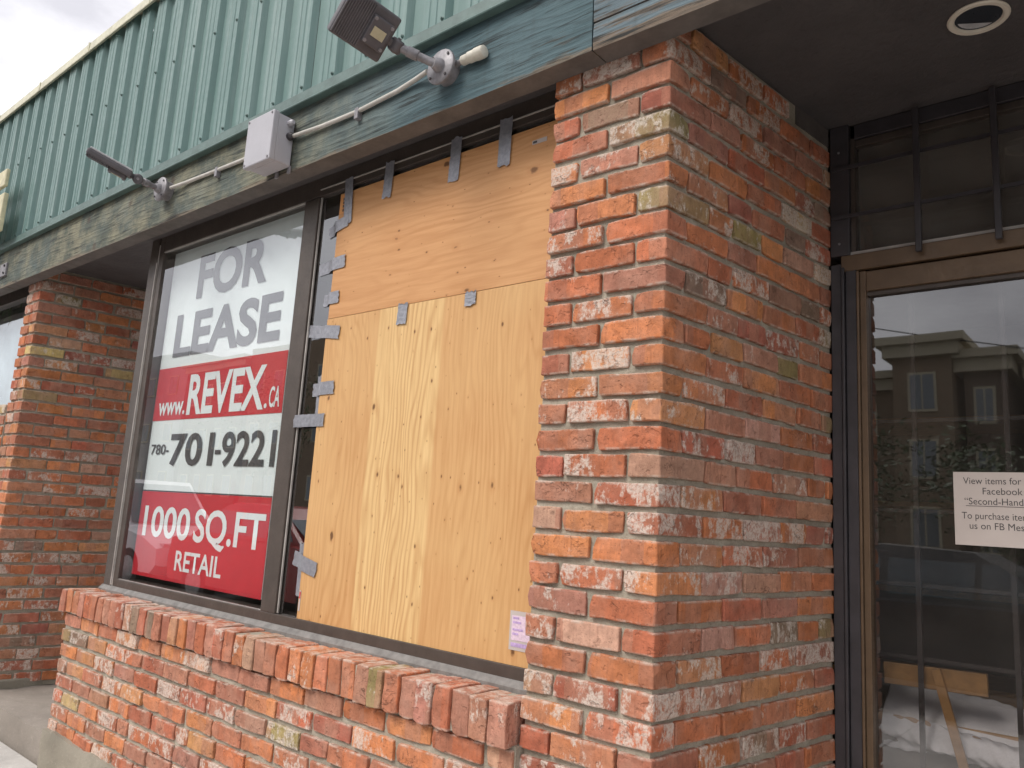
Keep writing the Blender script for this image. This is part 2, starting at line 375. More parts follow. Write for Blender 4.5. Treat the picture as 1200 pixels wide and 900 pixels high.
# ------------------------------------------------------------------ mesh helpers
class MB:
    def __init__(s): s.v = []; s.f = []; s.mi = []
    def add(s, vs, fs, mi=0):
        o = len(s.v); s.v += [tuple(v) for v in vs]; s.f += [tuple(i+o for i in f) for f in fs]; s.mi += [mi]*len(fs); return s
    def box(s, x0, x1, y0, y1, z0, z1, mi=0, bev=0.0):
        if bev <= 0:
            vs = [(x, y, z) for x in (x0, x1) for y in (y0, y1) for z in (z0, z1)]
            return s.add(vs, [(0,1,3,2),(4,6,7,5),(0,4,5,1),(2,3,7,6),(0,2,6,4),(1,5,7,3)], mi)
        bm = bmesh.new(); bmesh.ops.create_cube(bm, size=1)
        for v in bm.verts: v.co = Vector(((x0+x1)/2+v.co.x*(x1-x0), (y0+y1)/2+v.co.y*(y1-y0), (z0+z1)/2+v.co.z*(z1-z0)))
        bmesh.ops.bevel(bm, geom=bm.edges[:], offset=bev, segments=2, affect='EDGES', profile=.5)
        bm.verts.index_update()
        s.add([v.co[:] for v in bm.verts], [[v.index for v in f.verts] for f in bm.faces], mi); bm.free(); return s
    def prism(s, poly, axis, a, b, mi=0):
        """poly: 2D points; extruded along axis from a to b"""
        def P(p, t): return {'X': (t, p[0], p[1]), 'Y': (p[0], t, p[1]), 'Z': (p[0], p[1], t)}[axis]
        n = len(poly)
        s.add([P(p, a) for p in poly]+[P(p, b) for p in poly],
              [tuple(range(n-1, -1, -1)), tuple(range(n, 2*n))]+[(i, (i+1) % n, n+(i+1) % n, n+i) for i in range(n)], mi); return s
    def tube(s, pts, r, seg=10, mi=0, caps=True):
        pts = [Vector(p) for p in pts]; rs = r if isinstance(r, (list, tuple)) else [r]*len(pts)
        rings = []; prev = None
        for i, p in enumerate(pts):
            t = (pts[min(i+1, len(pts)-1)]-pts[max(i-1, 0)]).normalized()
            ref = prev if prev else (Vector((0, 0, 1)) if abs(t.z) < .9 else Vector((1, 0, 0)))
            a = t.cross(ref).normalized(); b = a.cross(t).normalized(); prev = b
            rings.append([p+rs[i]*(math.cos(2*math.pi*k/seg)*a+math.sin(2*math.pi*k/seg)*b) for k in range(seg)])
        vs = [v for g in rings for v in g]; fs = []
        for i in range(len(pts)-1):
            for k in range(seg): fs.append((i*seg+k, i*seg+(k+1) % seg, (i+1)*seg+(k+1) % seg, (i+1)*seg+k))
        if caps: fs += [tuple(range(seg-1, -1, -1)), tuple(range((len(pts)-1)*seg, len(pts)*seg))]
        return s.add(vs, fs, mi)
    def obox(s, c, ex, ey, ez, bev=0.0, mi=0):
        """oriented box: centre and half-vectors"""
        c, ex, ey, ez = map(Vector, (c, ex, ey, ez))
        t = MB().box(-1, 1, -1, 1, -1, 1)
        if bev:
            lx, ly, lz = ex.length, ey.length, ez.length
            t = MB().box(-lx, lx, -ly, ly, -lz, lz, 0, bev)
            t.v = [(a/lx, b/ly, d/lz) for a, b, d in t.v]
        return s.add([c+ex*a+ey*b+ez*d for a, b, d in t.v], t.f, mi)
    def mesh(s, name, mats, smooth=False):
        me = bpy.data.meshes.new(name); me.from_pydata(s.v, [], s.f)
        mats = mats if isinstance(mats, (list, tuple)) else [mats]
        for m in mats: me.materials.append(MT[m])
        for p, i in zip(me.polygons, s.mi): p.material_index = i; p.use_smooth = smooth
        bm = bmesh.new(); bm.from_mesh(me); bmesh.ops.recalc_face_normals(bm, faces=bm.faces[:]); bm.to_mesh(me); bm.free()
        if smooth: me.set_sharp_from_angle(angle=R(40))
        me.update(); return me
    def build(s, name, mats, parent=None, smooth=False):
        return link(name, s.mesh(name, mats, smooth), parent)

def link(name, data, parent=None, loc=None):
    o = bpy.data.objects.new(name, data); COL.objects.link(o)
    if loc is not None: o.location = loc
    if parent: attach(o, parent)
    return o
def attach(o, parent):
    o.parent = parent
    if parent.data is None: o.matrix_parent_inverse = Matrix.Translation(-parent.location)
def thing(name, label, cat, loc=(0, 0, 0), group=None):
    o = bpy.data.objects.new(name, None); COL.objects.link(o); o.location = loc; o.empty_display_size = .1
    return tag(o, label, cat, group)
def tag(o, label, cat, group=None):
    o['label'] = label; o['category'] = cat
    if group: o['group'] = group
    return o
def struct(o): o['kind'] = 'structure'; return o

def text_mesh(txt, x0, x1, z0, h, y, mat, parent, bold=.0, name='lettering', italic=0.0):
    """flat lettering facing -Y, fitted into x0..x1, baseline z0, capital height h"""
    cu = bpy.data.curves.new('lettering', 'FONT'); cu.body = txt; cu.offset = bold; cu.shear = italic; cu.resolution_u = 4
    tmp = bpy.data.objects.new('lettering', cu); COL.objects.link(tmp)
    dg = bpy.context.evaluated_depsgraph_get()
    me = bpy.data.meshes.new_from_object(tmp.evaluated_get(dg))
    bpy.data.objects.remove(tmp); bpy.data.curves.remove(cu)
    xs = [v.co.x for v in me.vertices]; a, b = min(xs), max(xs)
    cap = .73
    for v in me.vertices:
        v.co = Vector((x0+(v.co.x-a)/(b-a)*(x1-x0), y, z0+v.co.y/cap*h))
    me.materials.clear(); me.materials.append(MT[mat])
    return link(name, me, parent)

# ------------------------------------------------------------------ bricks
PAL = [((.54, .185, .085), 28), ((.59, .225, .095), 20), ((.47, .145, .082), 17), ((.47, .215, .145), 17), ((.36, .125, .082), 8),
       ((.57, .27, .12), 7), ((.27, .185, .135), 3), ((.31, .235, .11), 2), ((.58, .41, .18), 1.4), ((.53, .30, .21), 6)]
rng = random.Random(11)
def brick_colour(o, lime=None):
    t = rng.uniform(0, sum(p[1] for p in PAL))
    for c, wgt in PAL:
        t -= wgt
        if t <= 0: break
    v = rng.uniform(.80, 1.14); a = lime if lime is not None else rng.random()**1.6
    o.color = (c[0]*v, c[1]*v*rng.uniform(.93, 1.08), c[2]*v*rng.uniform(.9, 1.1), a)
def brick_mesh(lx, ly, lz, seed, shear=0.0, r=.0035):
    rg = random.Random(seed); H = (lx/2, ly/2, lz/2)
    def cuts(h, n):
        i = [-h, -(h-r)] + [-(h-r)+2*(h-r)*k/n for k in range(1, n)] + [h-r, h]; return i
    ax = [cuts(H[0], 5 if lx > .12 else 3), cuts(H[1], 3 if ly > .1 else 2), cuts(H[2], 3 if lz > .1 else 2)]
    idx = {}; vs = []; fs = []
    chips = [(Vector((sx*H[0], sy*H[1], sz*H[2])), rg.uniform(.007, .026)) for sx in (-1, 1) for sy in (-1, 1) for sz in (-1, 1) if rg.random() < .42]
    chips += [(Vector((rg.uniform(-1, 1)*H[0], -H[1], rg.choice((-1, 1))*H[2])), rg.uniform(.006, .014)) for _ in range(2)]
    off = Vector((seed*3.7, seed*1.3, seed*7.1))
    def V(p):
        key = tuple(round(c, 6) for c in p)
        if key in idx: return idx[key]
        q = Vector([max(-(h-r), min(h-r, c)) for c, h in zip(p, H)]); d = Vector(p)-q
        x = q+r*d.normalized() if d.length > 1e-9 else q
        x += noise.noise_vector((x+off)*24)*.0026 + noise.noise_vector((x+off)*9)*.0034
        for c, rad in chips:
            e = x-c
            if e.length < rad: x = x - c.normalized()*(rad-e.length)*.30
        x.x += (x.y+H[1])*shear
        idx[key] = len(vs); vs.append(x[:]); return idx[key]
    for a in range(3):
        b, c = (a+1) % 3, (a+2) % 3
        for sg in (-1, 1):
            for i in range(len(ax[b])-1):
                for j in range(len(ax[c])-1):
                    q = []
                    for (u, v_) in ((i, j), (i+1, j), (i+1, j+1), (i, j+1)):
                        p = [0, 0, 0]; p[a] = sg*H[a]; p[b] = ax[b][u]; p[c] = ax[c][v_]; q.append(V(p))
                    fs.append(q if sg > 0 else q[::-1])
    m = MB().add(vs, fs); return m.mesh('brick', 'brick_up' if lz > .1 else 'brick')
BH, S = .0575, .0715
PHI = R(8); TAN = math.tan(PHI)
U = Vector((math.sin(PHI), math.cos(PHI), 0))
STRETCH = [brick_mesh(.19, .09, BH, i) for i in range(9)]
HALF = [brick_mesh(.092, .09, BH, 20+i) for i in range(6)]
CORN_E = [brick_mesh(.092, .19, BH, 40+i, TAN) for i in range(5)]
CORN_O = [brick_mesh(.19, .09, BH, 60+i, TAN) for i in range(5)]
SOLD = [brick_mesh(.0575, .134, .112, 80+i) for i in range(10)]
def put_brick(meshes, loc, parent, rz=0.0, sx=1.0, lime=None, jig=1.0):
    o = bpy.data.objects.new('brick', rng.choice(meshes)); COL.objects.link(o)
    o.location = Vector(loc)+Vector((rng.uniform(-1, 1)*.0015, rng.uniform(-1, 1)*.0035, rng.uniform(-1, 1)*.002))*jig
    o.rotation_euler = (rng.uniform(-1, 1)*.008, rng.uniform(-1, 1)*.007, rz+rng.uniform(-1, 1)*.008)
    o.scale = (sx, 1, rng.uniform(.95, 1.045)); attach(o, parent); brick_colour(o, lime); return o

Z0 = 2.512
def pillar(name, label, cx, fronts, side_len, rows, limes, skip=None):
    t = thing(name, label, 'pillar', (cx, 0, 0))
    Wd = fronts[0]
    # mortar core set back from the brick faces, rough
    m = MB(); g = .0125
    zt, zb = 2.60, 0.0
    pts = [(cx-Wd+.004, g), (cx-g*.8, g), (cx-g*.8+U.x*side_len, side_len*U.y), (cx-Wd+.004, side_len*U.y)]
    m.prism(pts, 'Z', zb, zt); m.build('mortar', 'mortar', t)
    for i in rows:
        zc = Z0-i*S-BH/2
        if zc-BH/2 < 0: continue
        sxz = 1.0
        even = i % 2 == 0
        layout = fronts[1] if even else fronts[2]
        x = cx-Wd
        for kx, wd in enumerate(layout[:-1]):
            ms = STRETCH if wd > .14 else HALF
            put_brick(ms, (x+wd/2, .045, zc), t, 0, wd/(.19 if wd > .14 else .092), limes(i, 0)); x += wd+.0095
        cw = layout[-1]
        ms, nat, dep = (CORN_E, .092, .19) if even else (CORN_O, .19, .09)
        o = put_brick(ms, (cx-cw/2, dep/2, zc), t, 0, cw/nat, limes(i, 1), .5); o.rotation_euler = (0, 0, 0)
        d = dep+.006
        while d < side_len-.03:
            ln = min(rng.choice((.19, .19, .19, .186, .194, .15, .12)), side_len-d)
            if side_len-d-ln < .05: ln = side_len-d
            if not (skip and skip(d+ln/2, zc)):
                c = Vector((cx, 0, zc))+U*(d+ln/2)-Vector((U.y, -U.x, 0))*.045
                ms = STRETCH if ln > .14 else HALF
                o = put_brick(ms, c, t, math.pi/2-PHI, (ln-.003)/(.19 if ln > .14 else .092), limes(i, 2))
            d += ln+rng.choice((.004, .006, .009))
    return t

def rough_box(x0, x1, y0, y1, z0, z1, step, amp, seed):
    def cuts(a, b):
        n = max(1, int((b-a)/step)); return [a+(b-a)*i/n for i in range(n+1)]
    ax = [cuts(x0, x1), cuts(y0, y1), cuts(z0, z1)]; idx = {}; m = MB(); lim = ((x0, x1), (y0, y1), (z0, z1))
    def V(p):
        if p in idx: return idx[p]
        ne = sum(1 for c, (a, b) in zip(p, lim) if abs(c-a) < 1e-6 or abs(c-b) < 1e-6)
        q = Vector(p); q += noise.noise_vector(q*9+Vector((seed, 0, 0)))*amp+noise.noise_vector(q*31)*amp*.5
        if ne > 1:
            ctr = Vector([(a+b)/2 for a, b in lim])
            for i, (c, (a, b)) in enumerate(zip(p, lim)):
                if abs(c-a) < 1e-6: q[i] += amp*(.6+abs(noise.noise(q*14)))
                elif abs(c-b) < 1e-6: q[i] -= amp*(.6+abs(noise.noise(q*14)))
        idx[p] = len(m.v); m.v.append(q[:]); return idx[p]
    for a in range(3):
        b, c = (a+1) % 3, (a+2) % 3
        for e in lim[a]:
            for i in range(len(ax[b])-1):
                for j in range(len(ax[c])-1):
                    q = []
                    for u, v_ in ((i, j), (i+1, j), (i+1, j+1), (i, j+1)):
                        p = [0, 0, 0]; p[a] = e; p[b] = ax[b][u]; p[c] = ax[c][v_]; q.append(V(tuple(p)))
                    m.f.append(tuple(q)); m.mi.append(0)
    return m
# ================================================================== SETTING
# near pavement, road, far side
sw = struct(MB().box(-80, 60, -3.4, -.016, -.6, -.153).build('sidewalk', 'walk'))
xw = -9.0; k_ = 0
while xw < 3:
    for y0_, y1_ in ((-1.6, -.018), (-3.38, -1.608)):
        o_ = MB().box(xw, xw+1.192, y0_, y1_, -.20, -.145+.001*(k_ % 3), 0, .006).build('paving_slab', 'walk'); o_.parent = sw; k_ += 1
    xw += 1.2
struct(MB().box(-80, 60, -3.6, -3.4, -.6, -.150, 0, .02).build('kerb', 'concrete'))
struct(MB().box(-200, 200, -15.0, -3.6, -.9, -.29).build('road', 'asphalt'))
struct(MB().box(-200, 200, -400.0, -15.0, -.9, -.15).build('far_sidewalk', 'farwalk'))
struct(rough_box(-6.0, -3.318, 0, .95, -.3, 0.0, .045, .007, 1).build('entry_slab', 'slab', smooth=True))
struct(MB().box(-.385, 3.5, 0, .95, -.5, 0.0, 0, .012).build('entry_slab', 'slab'))
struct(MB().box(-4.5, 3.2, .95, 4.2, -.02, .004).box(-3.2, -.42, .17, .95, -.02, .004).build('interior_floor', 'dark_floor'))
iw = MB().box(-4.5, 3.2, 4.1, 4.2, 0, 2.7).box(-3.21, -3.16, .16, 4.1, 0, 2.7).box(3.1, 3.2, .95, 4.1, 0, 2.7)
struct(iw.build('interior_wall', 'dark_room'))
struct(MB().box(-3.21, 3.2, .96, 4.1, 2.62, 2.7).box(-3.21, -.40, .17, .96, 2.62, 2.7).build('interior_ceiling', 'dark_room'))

# footing under the low wall
tag(rough_box(-3.33, -.39, -.048, .08, -.3, .050, .035, .008, 5).build('wall_footing', 'concrete', smooth=True),
    'rough stained concrete footing under the low brick wall', 'footing')
tag(MB().box(-4.71, -4.46, -.02, .91, -.4, .052, 0, .01).build('pillar_footing', 'concrete'),
    'low concrete footing under the brick pillar by the far shop', 'footing')

# ------------------------------------------------------------------ pillars
def limes_r(i, where):
    p = {0: .44, 1: .38, 2: .42}[where]
    return rng.uniform(.55, 1.0) if rng.random() < p else rng.uniform(0, .35)
near = pillar('brick_pillar', 'tall reddish brick pillar between the plywood-covered window and the glass door', 0.0,
              (.392, (.092, .19, .092), (.19, .19)), .92, range(-1, 36), limes_r, lambda d, z: d > .69 and z > 2.535)
o = MB(); A_ = Vector((0, 0, 0))+U*.69; B_ = U*.915
o.prism([(A_.x-.09, A_.y), (A_.x-.006, A_.y), (B_.x-.006, B_.y), (B_.x-.09, B_.y)], 'Z', 2.535, 2.599)
o.build('filler_block', 'filler', near)
far = pillar('brick_pillar', 'brick pillar left of the recessed entry, beside the shop with the pale blue poster', -4.5,
             (.228, (.127, .092), (.10, .119)), .92, range(-1, 36), limes_r)
# unseen pillar added right of the door recess to block light
occluder = thing('brick_pillar', 'unseen brick pillar added on the far side of the glass door to block light', 'pillar', (2.95, 0, 0))
MB().prism([(2.80, .01), (3.3, .01), (3.3, .92), (2.67, .92)], 'Z', 0, 2.6).build('mortar', 'mortar', occluder)
for i in range(-1, 36):
    zc = Z0-i*S-BH/2
    if zc-BH/2 < 0: continue
    x = 2.80 + (0 if i % 2 == 0 else -.10)
    for k in range(3):
        put_brick(STRETCH, (max(x, 2.8)+.095, .045, zc), occluder); x += .202

# ------------------------------------------------------------------ low wall with soldier sill
lw = thing('brick_wall', 'low brick wall with a sill of upright bricks under the shop window', 'wall', (-1.85, 0, 0))
MB().box(-3.294, -.388, -.0185, .10, .04, .60).box(-3.325, -.408, -.040, .080, .600, .705).build('mortar', 'mortar', lw)
for i in range(8):
    zc = .590-i*S-BH/2; x = -3.30
    first = True
    while x < -.40:
        ln = .19
        if first: ln = .092 if i % 2 else .19
        elif rng.random() < .10: ln = rng.choice((.092, .14))
        first = False
        ln = min(ln, -.392-x)
        if ln < .03: break
        if -.392-x-ln < .03: ln = -.392-x
        ms = STRETCH if ln > .14 else HALF
        put_brick(ms, (x+ln/2, .015, zc), lw, 0, ln/(.19 if ln > .14 else .092), rng.uniform(.5, 1) if rng.random() < .34 else rng.uniform(0, .35))
        x += ln+rng.choice((.009, .011, .013))
x = -3.335
n = 42; pitch = (3.335-.398)/n
for k in range(n):
    o = put_brick(SOLD, (x+pitch*(k+.5), .017, .654), lw, 0, (pitch-.006)/.0575, rng.uniform(.4, .8) if rng.random() < .22 else rng.uniform(0, .3), 1.4)

# the neighbouring wall left of the far pillar
nw = thing('brick_wall', 'brick wall below the poster window at the left edge', 'wall', (-6, 0, 0))
MB().box(-8, -4.735, -.001, .10, -.1, 1.66).build('mortar', 'mortar', nw)
for i in range(24):
    zc = 1.712-i*S-BH/2; x = -4.737
    if i % 2 == 0: put_brick(HALF, (x-.046, .035, zc), nw); x -= .102
    for k in range(2): put_brick(STRETCH, (x-.095, .035, zc), nw); x -= .202

# ------------------------------------------------------------------ soffit and bulk of the building above
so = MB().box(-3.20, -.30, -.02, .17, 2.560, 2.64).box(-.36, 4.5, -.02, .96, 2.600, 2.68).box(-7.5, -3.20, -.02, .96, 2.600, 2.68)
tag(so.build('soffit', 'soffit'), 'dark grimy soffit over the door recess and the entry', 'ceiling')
tag(MB().box(-12, 6, .02, .4, 2.69, 3.86).build('parapet', 'stucco'), 'parapet wall behind the green metal siding', 'wall')

# ------------------------------------------------------------------ fascia boards
FY, FZ0, FZ1 = -.085, 2.500, 2.765
fa = thing('wooden_fascia', 'weathered timber fascia beam with peeling blue-green paint over the window', 'fascia', (-2, FY, FZ0))
def plank(x0, x1, z0, z1, mat, dy=0.0, seed=1):
    bm = bmesh.new(); nx = max(2, int((x1-x0)/.12)); nz = 4
    # front sheet with slow warping, box behind
    vs = []; fs = []
    for i in range(nx+1):
        for j in range(nz+1):
            u = x0+(x1-x0)*i/nx; z = z0+(z1-z0)*j/nz
            k = noise.noise(Vector((u*2.3, z*9, seed)))*.0018
            ez = noise.noise(Vector((u*6, seed*3, j)))*.0022 if j in (0, nz) else 0
            vs.append((u, FY+dy+k+(.003 if j in (0, nz) else 0), z+ez))
    I = lambda i, j: i*(nz+1)+j
    for i in range(nx):
        for j in range(nz): fs.append((I(i, j), I(i+1, j), I(i+1, j+1), I(i, j+1)))
    nb = len(vs)
    for i in range(nx+1):
        for j in (0, nz): vs.append((vs[I(i, j)][0], -.005, vs[I(i, j)][2]))
    for i in range(nx):
        for q, j in enumerate((0, nz)):
            fs.append((I(i, j), I(i+1, j), nb+2*(i+1)+q, nb+2*i+q))
        fs.append((nb+2*i, nb+2*i+1, nb+2*(i+1)+1, nb+2*(i+1)))
    for i in (0, nx): fs.append((I(i, 0), *[I(i, j) for j in range(1, nz+1)], nb+2*i+1, nb+2*i))
    bm.free()
    m = MB().add(vs, fs)
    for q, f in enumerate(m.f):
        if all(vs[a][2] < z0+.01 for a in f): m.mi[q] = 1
    return m.build('plank', [mat, 'underside'], fa)
plank(-12, -4.9, FZ0, FZ1, 'fascia_a', .001, 7)
plank(-4.896, -.208, FZ0, FZ1, 'fascia_a', 0, 1)
plank(-.204, 5, FZ0, FZ0+.083, 'fascia_b', .003, 2)
plank(-.204, 5, FZ0+.087, FZ1, 'fascia_b', -.001, 3)

# ------------------------------------------------------------------ green metal siding
ms_ = thing('metal_siding', 'faded green ribbed metal siding above the timber fascia', 'siding', (-2, -.08, 2.8))
SZ0, SZ1 = 2.775, 3.90
PER = .2
def profile(x):
    """one rib per 0.2 m: wide raised flat with two small stiffeners, narrow pan"""
    return [(x+.000, -.068), (x+.066, -.068), (x+.084, -.094), (x+.106, -.094), (x+.109, -.091), (x+.119, -.091), (x+.122, -.094),
            (x+.142, -.094), (x+.145, -.091), (x+.151, -.091), (x+.154, -.094), (x+.186, -.094), (x+.2, -.068)]
npan = 0
xp = -11.2
while xp < 4:
    pr = []
    for k in range(4): pr += profile(xp+k*PER)[(0 if k == 0 else 1):]
    dy = (-.0012 if npan % 2 else 0.0); rgp = random.Random(npan)
    m = MB(); zs = [SZ0, SZ0+.3, SZ0+.6, SZ0+.9, SZ1]; k = len(pr)
    vs = []
    for z in zs:
        b = rgp.uniform(-.0015, .0015)
        vs += [(px, py+dy+b*math.sin(i), z) for i, (px, py) in enumerate(pr)]
    fs = [(a*k+i, a*k+i+1, (a+1)*k+i+1, (a+1)*k+i) for a in range(len(zs)-1) for i in range(k-1)]
    m.add(vs, fs); pnl = m.build('panel', 'siding', ms_)
    scw = MB()
    for q in range(4):
        for z in (SZ0+.07, SZ0+.62, SZ1-.05):
            for dx in (.176,):
                c = Vector((xp+q*PER+dx, -.0935+dy, z+rgp.uniform(-.01, .01)))
                scw.tube([c, c+Vector((0, -.004, 0)), c+Vector((0, -.0045, 0)), c+Vector((0, -.009, 0))], [.007, .007, .005, .004], 6)
    scw.build('screws', 'trim', pnl)['kind'] = 'stuff'
    xp += .8; npan += 1
MB().prism([(-.060, 2.815), (-.108, 2.815), (-.110, 2.775), (-.118, 2.764), (-.116, 2.760), (-.060, 2.766)], 'X', -12, 5).build('drip_trim', 'trim', ms_)
xx = -12.0
while xx < 4:
    MB().prism([(.05, 3.93), (-.112, 3.925), (-.116, 3.862), (-.124, 3.856), (-.122, 3.852), (-.106, 3.86), (-.102, 3.915), (.05, 3.918)], 'X', xx, xx+.797).build('cap_flashing', 'cap', ms_)
    MB().prism([(-.114, 3.929), (-.1175, 3.929), (-.1195, 3.858), (-.114, 3.858)], 'X', xx+.79, xx+.812).build('seam_cover', 'cap', ms_)
    xx += .8

# ------------------------------------------------------------------ shop window
W = thing('shop_window', 'dark bronze framed shop window, left half with a lease sign, right half boarded', 'window', (-1.8, .1, .735))
YF = .100
# left jamb in two steps
MB().box(-3.218, -3.135, YF, .22, .728, 2.56, 0, .003).build('jamb', 'bronze', W)
MB().box(-3.133, -3.122, YF+.004, .2, .735, 2.52).build('weather_strip', 'bead', W)
MB().box(-3.120, -3.072, YF+.003, .2, .735, 2.56, 0, .002).build('jamb_stop', 'bronze', W)
MB().box(-1.806, -1.708, YF, .142, .772, 2.47, 0, .003).build('mullion', 'bronze', W)
MB().box(-1.7055, -1.699, YF+.008, YF+.014, .775, 2.47).build('bead', 'bead', W)
MB().box(-3.072, -.30, YF, .2, .735, .772, 0, .002).build('bottom_rail', 'bronze', W)
MB().box(-3.072, -.30, YF+.004, .2, 2.475, 2.559, 0, .002).build('top_rail', 'bronze', W)
MB().box(-3.070, -1.813, YF+.004, YF+.012, 2.468, 2.474).build('bead', 'bead', W)
MB().box(-1.703, -.30, YF-.002, YF+.003, 2.500, 2.504).build('bead', 'bead', W)
MB().box(-3.070, -1.813, YF+.006, YF+.012, .773, .775).build('bead', 'bead', W)
def pane(x0, x1, y, z0, z1, mat, parent, name='pane'):
    m = MB(); m.box(x0, x1, y, y+.006, z0, z1, 1)
    for i, f in enumerate(m.f):
        if all(abs(m.v[q][1]-y) < 1e-6 for q in f): m.mi[i] = 0
    return m.build(name, [mat, 'clear'], parent)
pane(-3.072, -1.806, .113, .772, 2.475, 'glass', W)
pane(-1.708, -.30, .119, .772, 2.475, 'glass', W)
tag(MB().prism([(.081, .702), (.081, .718), (.099, .736), (.12, .736), (.12, .702)], 'X', -3.225, -.394).build('window_sill', 'sill'),
    'narrow weathered grey sill strip between the window frame and the brick sill', 'sill')
MB().tube([(-3.126, YF-.001, 2.42), (-3.128, YF-.003, 1.6), (-3.127, YF-.003, .78), (-3.12, YF-.006, .742)], .004, 6).build('caulk_line', 'bead', W)

# ------------------------------------------------------------------ lease sign
SY = .160
ls = thing('lease_sign', 'white and red for-lease sign hanging inside the left window pane', 'sign', (-2.48, SY, .8))
def sheet(x0, x1, z0, z1, y, mat, name, t=.003):
    return MB().box(x0, x1, y, y+t, z0, z1).build(name, mat, ls)
sheet(-3.058, -1.900, .800, 2.545, SY+.002, 'white', 'board')
sheet(-3.056, -1.902, 1.570, 1.842, SY, 'red', 'red_band', .0015)
sheet(-3.056, -1.902, .800, 1.212, SY, 'red', 'red_panel', .0015)
sheet(-3.056, -1.902, 1.2125, 1.219, SY+.0005, 'dkgrey', 'dark_line', .001)
TY = SY-.0015
text_mesh('FOR', -2.77, -2.14, 2.195, .222, TY, 'ltgrey', ls, .032)
text_mesh('LEASE', -2.935, -1.985, 1.905, .218, TY, 'ltgrey', ls, .032)
text_mesh('www.', -3.005, -2.735, 1.598, .098, TY, 'white', ls, .02)
text_mesh('REVEX', -2.715, -2.045, 1.597, .200, TY, 'white', ls, .026)
text_mesh('.', -2.040, -2.018, 1.598, .1, TY, 'white', ls, .02)
text_mesh('CA', -2.005, -1.925, 1.599, .092, TY, 'white', ls, .018)
text_mesh('780-', -3.025, -2.84, 1.398, .052, TY, 'dkgrey', ls, .016)
text_mesh('701', -2.83, -2.415, 1.348, .155, TY, 'dkgrey', ls, .024)
text_mesh('-', -2.40, -2.350, 1.372, .110, TY, 'dkgrey', ls, .02)
text_mesh('9221', -2.345, -1.915, 1.346, .156, TY, 'dkgrey', ls, .024)
text_mesh('1000', -3.00, -2.54, .998, .148, TY, 'white', ls, .022)
text_mesh('SQ.FT', -2.50, -1.925, .998, .150, TY, 'white', ls, .022)
text_mesh('RETAIL', -2.635, -2.225, .856, .092, TY, 'white', ls, .018)
for x in (-3.01, -1.95):
    MB().tube([(x, SY-.001, 2.49), (x, SY-.006, 2.49)], .012, 10).build('grommet', 'dkgrey', ls)

# ------------------------------------------------------------------ plywood
PY = .105
def ply(name, mat, label, x0, x1, z0, z1, seed):
    m = MB(); rg = random.Random(seed); nx, nz = 16, 10
    vs = [(x0+(x1-x0)*i/nx, PY+noise.noise(Vector((i*.21, j*.3, seed)))*.0012, z0+(z1-z0)*j/nz) for i in range(nx+1) for j in range(nz+1)]
    n = len(vs); vs += [(v[0], PY+.0125, v[2]) for v in vs]
    I = lambda i, j: i*(nz+1)+j
    fs = []
    for i in range(nx):
        for j in range(nz):
            q = (I(i, j), I(i+1, j), I(i+1, j+1), I(i, j+1)); fs += [q, tuple(n+a for a in q[::-1])]
    for i in range(nx):
        for j in (0, nz): fs.append((I(i, j), I(i+1, j), n+I(i+1, j), n+I(i, j)))
    for j in range(nz):
        for i in (0, nx): fs.append((I(i, j), I(i, j+1), n+I(i, j+1), n+I(i, j)))
    m.add(vs, fs)
    return tag(m.build(name, mat), label, 'plywood')
ply('plywood_sheet', 'ply_top', 'orange plywood sheet with horizontal grain covering the top of the window', -1.566, -.31, 1.9265, 2.452, 5)
ply('plywood_sheet', 'ply_low', 'tall pale plywood sheet with vertical grain covering the lower window', -1.570, -.31, .7725, 1.9245, 9)

# ------------------------------------------------------------------ duct tape
def tape(p0, p1, label, y0=.1025, y1=.1025, wd=.048, seed=0, group='duct tape strips on the boarded window'):
    """p0, p1: (x, z) ends; y0, y1: depth at the two ends"""
    rg = random.Random(seed); a = Vector((p0[0], 0, p0[1])); b = Vector((p1[0], 0, p1[1])); d = (b-a); ln = d.length; d.normalize()
    nrm = Vector((-d.z, 0, d.x)); n, mm = 20, 5; vs = []
    tear = [[rg.uniform(-.005, .004) for _ in range(mm+1)] for _ in range(2)]
    te = max(.1, (-1.573-p0[0])/(p1[0]-p0[0])) if p1[0] > p0[0]+.05 else .5
    for k in range(n+1):
        t = k/n
        if abs(y0-y1) < .004: y = y0+(y1-y0)*t
        else: y = y1+(y0-y1)*max(0.0, min(1.0, (te-t)/.2))
        for q in range(mm+1):
            u = q/mm*2-1
            jag = tear[0][q] if k == 0 else tear[1][q] if k == n else 0
            p = a+d*(ln*t+jag)+nrm*(u*wd/2+noise.noise(Vector((t*6, seed*2.1, u)))*.0012)
            wr = -.0012-abs(noise.noise(Vector((t*9+u*3+seed, u*2.0, seed*1.7))))*.0028
            if k in (0, n): wr -= rg.random()*.002
            vs.append((p.x, y+wr, p.z))
    nv = len(vs); vs += [(x_, y_+.0005, z_) for x_, y_, z_ in vs]
    I = lambda i, j: i*(mm+1)+j
    fs = []
    for i in range(n):
        for j in range(mm):
            f_ = (I(i, j), I(i+1, j), I(i+1, j+1), I(i, j+1)); fs += [f_, tuple(nv+e for e in f_[::-1])]
        for j in (0, mm): fs.append((I(i, j), I(i+1, j), nv+I(i+1, j), nv+I(i, j)))
    for j in range(mm):
        for i in (0, n): fs.append((I(i, j), I(i, j+1), nv+I(i, j+1), nv+I(i, j)))
    return tag(MB().add(vs, fs).build('tape_strip', 'tape', smooth=True), label, 'tape', group)
GL = .1175
tape((-1.261, 2.513), (-1.272, 2.369), 'grey tape strip hanging from the top frame, second from left along the top edge', .099, .1025, .05, 1)
tape((-.905, 2.512), (-.914, 2.349), 'grey tape strip hanging from the top frame, third from left along the top edge', .099, .1025, .052, 2)
